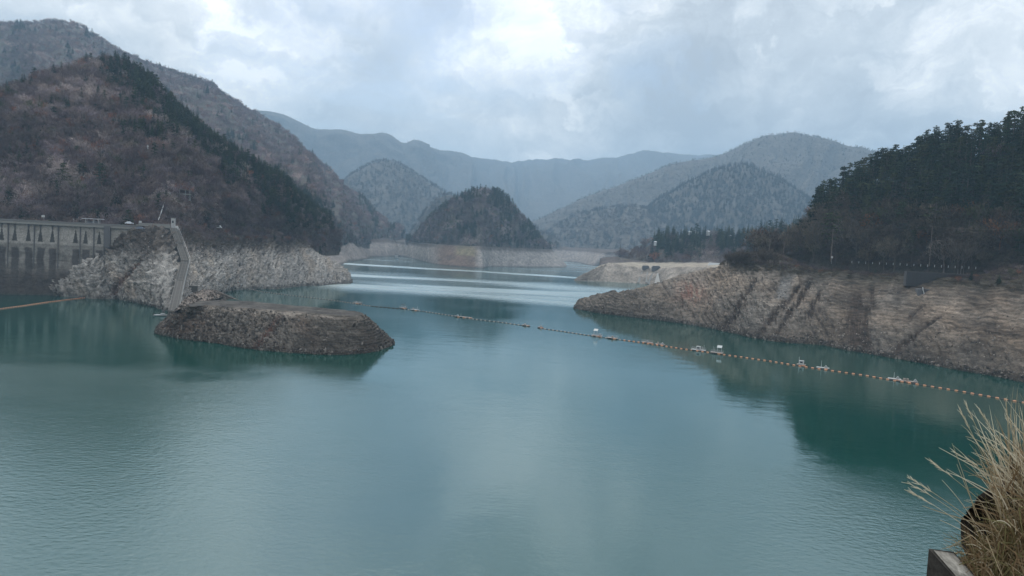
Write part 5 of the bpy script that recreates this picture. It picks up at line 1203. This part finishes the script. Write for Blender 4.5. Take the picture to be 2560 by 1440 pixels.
# red and white marker rods leaning on the left cliff
for px_, py_, lab in ((597, 706, 'upper'), (602, 714, 'lower')):
    q = hit(px_, py_); e = empty('marker_buoy', q); tag(e, '%s of two small white and red markers lying on the left cliff' % lab, 'marker'); b = MB(); b.tube([(0, -.5, .3), (.6, -.5, .9)], .35, .35, 8); b.build('body', M_white, e); b = MB(); b.tube([(-.8, -.5, -.4), (0, -.5, .29)], .3, .34, 8); b.build('red_end', M_red, e)

# ================================================================== LOOSE ROCKS
def rock_mesh(seed):
    r = np.random.RandomState(seed); bm = bmesh.new(); bmesh.ops.create_icosphere(bm, subdivisions=1, radius=.5)
    for v in bm.verts: v.co = Vector([v.co[k] * (1, .8, .6)[k] for k in range(3)]) * r.uniform(.65, 1.25)
    me = bpy.data.meshes.new('rock%d' % seed); bm.to_mesh(me); bm.free(); me.materials.append(M_stone); return me
M_stone = tree_material('loose_stone', (1, 1, 1), .3)
srcr = bpy.data.collections.new('rock_sources')
for i in range(4): srcr.objects.link(bpy.data.objects.new('%02d_rock' % i, rock_mesh(i)))
GR2 = GRP.copy()
for nd in GR2.nodes:
    if nd.bl_idname == 'GeometryNodeCollectionInfo': nd.inputs['Collection'].default_value = srcr
def rocks(src_name, n, v0, v1, seed, smin, smax, cols_, filt=None):
    pt, v, g, r = sample(src_name, n, v0, v1, seed)
    if filt is not None: k = filt(pt, v, r); pt = pt[k]
    n = len(pt); s_ = smin * (smax / smin) ** (r.rand(n) ** 2.2); c = np.array(cols_)[r.randint(len(cols_), size=n)] * r.uniform(.7, 1.3, (n, 1))
    o = forest('rubble', pt, r.randint(0, 4, n), np.c_[s_ * r.uniform(.8, 1.6, n), s_, s_ * r.uniform(.6, 1.1, n)], r.uniform(-3, 3, (n, 3)), c); o.modifiers[0].node_group = GR2
GREY = [(.105, .094, .083), (.07, .06, .053), (.16, .145, .13), (.09, .076, .066), (.05, .043, .038)]
rocks('rubble_mound', 9000, .95, 1.95, 31, .22, 1.5, GREY, lambda p_, v, r: r.rand(len(p_)) < np.where(proj(p_)[0] > 700, .22, 1.0))
rocks('left_rock_bank', 6000, .95, 1.85, 32, .3, 1.5, [(.23, .22, .20), (.17, .155, .142), (.28, .265, .25), (.10, .09, .08)])
rocks('right_rock_bank', 15000, .97, 1.8, 33, .25, 1.1, [(.18, .16, .137), (.13, .11, .095), (.24, .215, .19), (.08, .066, .057)], lambda p, v, r: r.rand(len(p)) < np.clip(sstep(2150, 1950, proj(p)[0]) * .8 + sstep(14, 4, p[:, 2]) * .5 + .12, 0, 1))
rocks('rubble_mound', 1500, .90, 1.07, 35, .35, 1.7, GREY)
rocks('right_rock_bank', 2600, .93, 1.04, 36, .35, 2.0, [(.10, .088, .075), (.065, .056, .048), (.15, .13, .115)])
rocks('left_rock_bank', 1800, .93, 1.05, 37, .35, 2.2, [(.14, .13, .12), (.08, .072, .065), (.20, .19, .175)])
rocks('rubble_saddle', 2500, .9, 3, 34, .3, 1.4, GREY)

# ================================================================== FOREGROUND: post, rock and silver grass
ns = []
base = P(2480, 1330, 4.2)
m_fg = rock_material('dark_wet_rock', 3.0, 14.0, .03, .5)  # mottled dark rock, base tone set by each mesh
def lump(name, ctr, rad, seed, mat, col):
    th = np.linspace(0, 2 * math.pi, 60); ph = np.linspace(-math.pi / 2, math.pi / 2, 40); T, Pp = np.meshgrid(th, ph)
    T0 = np.cos(T); S0 = np.sin(T); rr = 1 + .35 * fbm(T0 * 1.6 + Pp, S0 * 1.6 + Pp * 1.3, 4, seed)
    G = np.stack([np.cos(Pp) * T0 * rad[0] * rr, np.cos(Pp) * S0 * rad[1] * rr, np.sin(Pp) * rad[2] * rr], -1)
    G += .07 * ridged(G[..., 0] * 5, G[..., 2] * 5 + G[..., 1] * 4, 5, seed + 1)[..., None]
    o = grid_object(name, G, mat, np.zeros(G.shape) + np.array(col), kind=None); o.location = Vector(ctr); return o
o = lump('boulder', P(2690, 1490, 4.3), (.47, .40, .62), 5, m_fg, (.018, .015, .013)); tag(o, 'near-black rock half hidden by dry grass at the bottom right corner', 'rock')
# bank the grass grows on, dropping away below the eye
def near_bank():
    xs = np.linspace(-14, 16, 90); rows = []
    for y, z in ((-8, 33.1), (-1.0, 33.1), (.6, 32.8), (2.2, 31.4), (5, 28.0), (11, 21), (24, 8), (36, -5)):
        rows.append([(x, y, z) for x in xs])
    G = np.array(rows, float); G, _, _ = loft(np.swapaxes(G, 0, 1), 90, 60)
    G[..., 2] += .25 * fbm(G[..., 0] / 1.5, G[..., 1] / 1.5, 4, 401)
    grid_object('near_bank', G, m_fg, np.zeros(G.shape) + np.array((.06, .05, .035)))
near_bank()
pp = P(2392, 1402, 3.7); e = empty('concrete_post', pp, .35); tag(e, 'squat dark concrete post with slanted pale top at the lower right', 'post')
m_post = rock_material('mossy_concrete', 4.0, 25.0, .01, .7)
b = MB(); w_ = .078; b.add([(-w_, -w_, -1.6), (w_, -w_, -1.6), (w_, w_, -1.6), (-w_, w_, -1.6), (-w_, -w_, -.055), (w_, -w_, -.085), (w_, w_, .0), (-w_, w_, .03)], [(0, 1, 5, 4), (1, 2, 6, 5), (2, 3, 7, 6), (3, 0, 4, 7), (4, 5, 6, 7), (3, 2, 1, 0)])
o = b.build('shaft', m_post, e); at = o.data.color_attributes.new('Col', 'FLOAT_COLOR', 'POINT'); [setattr(d_, 'color', (.035, .033, .03, 1)) for d_ in at.data]
b = MB(); z_ = .004; b.add([(-w_ * .82, -w_ * .8, -.05 + z_), (w_ * .8, -w_ * .8, -.076 + z_), (w_ * .85, w_ * .85, -.006 + z_), (-w_ * .8, w_ * .85, .022 + z_)], [(0, 1, 2, 3)]); o = b.build('weathered_top', m_post, e); at = o.data.color_attributes.new('Col', 'FLOAT_COLOR', 'POINT'); [setattr(d_, 'color', (.20, .19, .17, 1)) for d_ in at.data]  # thin sheet on the shaft, paler than its sides

def blade(b, base_, tip, width, curl, n=7, m=0, seed=0):
    """narrow tapering leaf from base to tip with sag"""
    p0, p1 = Vector(base_), Vector(tip); ax = (p1 - p0); L = ax.length; sd_ = ax.cross(Vector((rng.uniform(-.3, .3), -1, rng.uniform(-.3, .3)))).normalized(); ctrl = p0.lerp(p1, .55) + Vector((0, 0, curl * L)) + sd_ * rng.uniform(-.08, .08) * L
    vs = []
    for i in range(n):
        t = i / (n - 1); q = p0 * (1 - t) ** 2 + ctrl * 2 * t * (1 - t) + p1 * t * t; w2 = width * (1 - t ** 1.6) + .0004
        vs += [q - sd_ * w2, q + sd_ * w2 + Vector((0, .001, .0005))]
    b.add(vs, [(2 * i, 2 * i + 1, 2 * i + 3, 2 * i + 2) for i in range(n - 1)], m)
gm = [simple('straw', (.36, .29, .18), .8, .3, 8), simple('dry_leaf', (.20, .135, .07), .85, .3, 8), simple('green_straw', (.15, .135, .055), .85, .3, 8), simple('pale_straw', (.52, .46, .34), .8, .2, 8)]
rng.seed(11)
gp = P(2560, 1400, 4.1); gr = empty('silver_grass', gp); tag(gr, 'large clump of dry straw-coloured silver grass leaning in at the lower right', 'grass clump'); O = Vector(gp)
def Q(px, py, D=4.1): return Vector(P(px, py, D)) - O
b = MB()
for i in range(500):      # snapped and folded blades
    bx = 2430 + 240 * rng.random(); by = 1500 - (bx - 2430) * rng.uniform(.0, 1.2); D = 4.0 + rng.uniform(-.3, .15); a = math.radians(rng.gauss(-100, 30)); ln = rng.uniform(40, 120)
    kx, ky = bx + math.cos(a) * ln, by + math.sin(a) * ln; a2 = a + rng.choice((-1, 1)) * rng.uniform(.9, 2.2); l2 = rng.uniform(30, 90); m_ = rng.choice((0, 1, 1, 2)); w2 = rng.uniform(.0012, .0026)
    blade(b, Q(kx, ky, D), Q(bx, by, D), w2, 0, 3, m_); blade(b, Q(kx, ky, D), Q(kx + math.cos(a2) * l2, ky + math.sin(a2) * l2, D), w2, rng.uniform(-.1, .1), 4, m_)
for i in range(2600):
    bx = 2440 + 260 * rng.random() ** .8; by = 1500 - (bx - 2440) * rng.uniform(.0, 1.25); D = 4.15 + rng.uniform(-.35, .25)
    a = rng.gauss(-92 if bx < 2560 else -82, 24); ln = rng.uniform(60, 190); tx = bx + math.cos(math.radians(a)) * ln; ty = by + math.sin(math.radians(a)) * ln
    blade(b, Q(bx, by, D), Q(tx, ty, D + rng.uniform(-.2, .1)), rng.uniform(.0012, .0032), rng.uniform(-.1, .18), 6, rng.choice((0, 1, 1, 1, 2, 2)))
for i in range(300):      # paler upper tangle
    bx = rng.uniform(2500, 2640); by = rng.uniform(1150, 1330); D = 4.1 + rng.uniform(-.3, .2); a = rng.gauss(-105, 30); ln = rng.uniform(60, 210)
    tx = bx + math.cos(math.radians(a)) * ln; ty = by + math.sin(math.radians(a)) * ln; blade(b, Q(bx, by, D), Q(tx, ty, D), rng.uniform(.0010, .0026), rng.uniform(-.05, .25), 7, rng.choice((0, 3, 3, 0, 1)))
for i in range(160):      # curled leaves
    bx = rng.uniform(2450, 2580); by = 1440 - (bx - 2450) * 1.0 + rng.uniform(-60, 90); D = 4.0 + rng.uniform(-.25, .15)
    blade(b, Q(bx, by, D), Q(bx + rng.uniform(-70, 30), by + rng.uniform(-60, 50), D), rng.uniform(.0012, .0026), rng.uniform(.3, .8), 8, rng.choice((0, 3, 1)))
bl = b.build('leaves', gm, gr); bl['kind'] = 'stuff'
STALK = [((2550, 1330), (2400, 1025), 1), ((2530, 1280), (2415, 1010), 1), ((2560, 1230), (2450, 1025), 1), ((2520, 1135), (2515, 1005), 1), ((2545, 1180), (2525, 1035), 0), ((2540, 1150), (2541, 1037), 0), ((2600, 1120), (2512, 1045), 0),
         ((2440, 1290), (2380, 1108), 0), ((2450, 1300), (2392, 1160), 0), ((2480, 1340), (2275, 1196), 1), ((2470, 1345), (2275, 1210), 1), ((2490, 1375), (2277, 1230), 1), ((2455, 1255), (2330, 1155), 1), ((2440, 1310), (2355, 1200), 0),
         ((2430, 1340), (2350, 1300), 0), ((2500, 1240), (2381, 1112), 0), ((2510, 1220), (2388, 1132), 1), ((2490, 1230), (2437, 1122), 0), ((2520, 1200), (2463, 1078), 0), ((2540, 1190), (2480, 1085), 0), ((2420, 1380), (2360, 1345), 0), ((2470, 1180), (2426, 1162), 0)]
for (b0, t0, hd) in STALK:
    D = 4.0 + rng.uniform(-.15, .15); b = MB(); p0, p1 = Q(*b0, D), Q(*t0, D); mid = p0.lerp(p1, .5) + Vector((rng.uniform(-.01, .01), 0, rng.uniform(.0, .035)))
    pts = [p0 * (1 - t) ** 2 + mid * 2 * t * (1 - t) + p1 * t * t for t in np.linspace(0, 1, 9)]; b.tube(pts, .0022, .0010, 4); st = b.build('stalk', gm[rng.choice((0, 3))], gr)
    if hd:
        b = MB(); d_ = (pts[-1] - pts[-3]).normalized()
        for j in range(18):
            t = j / 18; q = pts[-1] - d_ * (.11 * t) ; sd_ = (d_ * rng.uniform(1.2, 2.2) + rv(.55)).normalized(); blade(b, q, q + sd_ * rng.uniform(.02, .04), .0009, .0, 3)
        b.build('seed_head', gm[3], st)
# ------------------------------------------------------------------ haze
def make_haze():
    m, nt = newmat('valley_haze'); k = NT(nt); o = k.n('ShaderNodeOutputMaterial')
    v = k.n('ShaderNodeVolumePrincipled'); v.inputs['Color'].default_value = (.48, .71, .94, 1); v.inputs['Density'].default_value = HAZE
    v.inputs['Anisotropy'].default_value = 0.0
    k.l(v.outputs[0], o.inputs['Volume'])
    b = MB(); b.box(-7200, 7200, -200, 9600, -14, 1120); h = b.build('haze', m); tag(h, kind='stuff')
HAZE = 0.00017
make_haze()
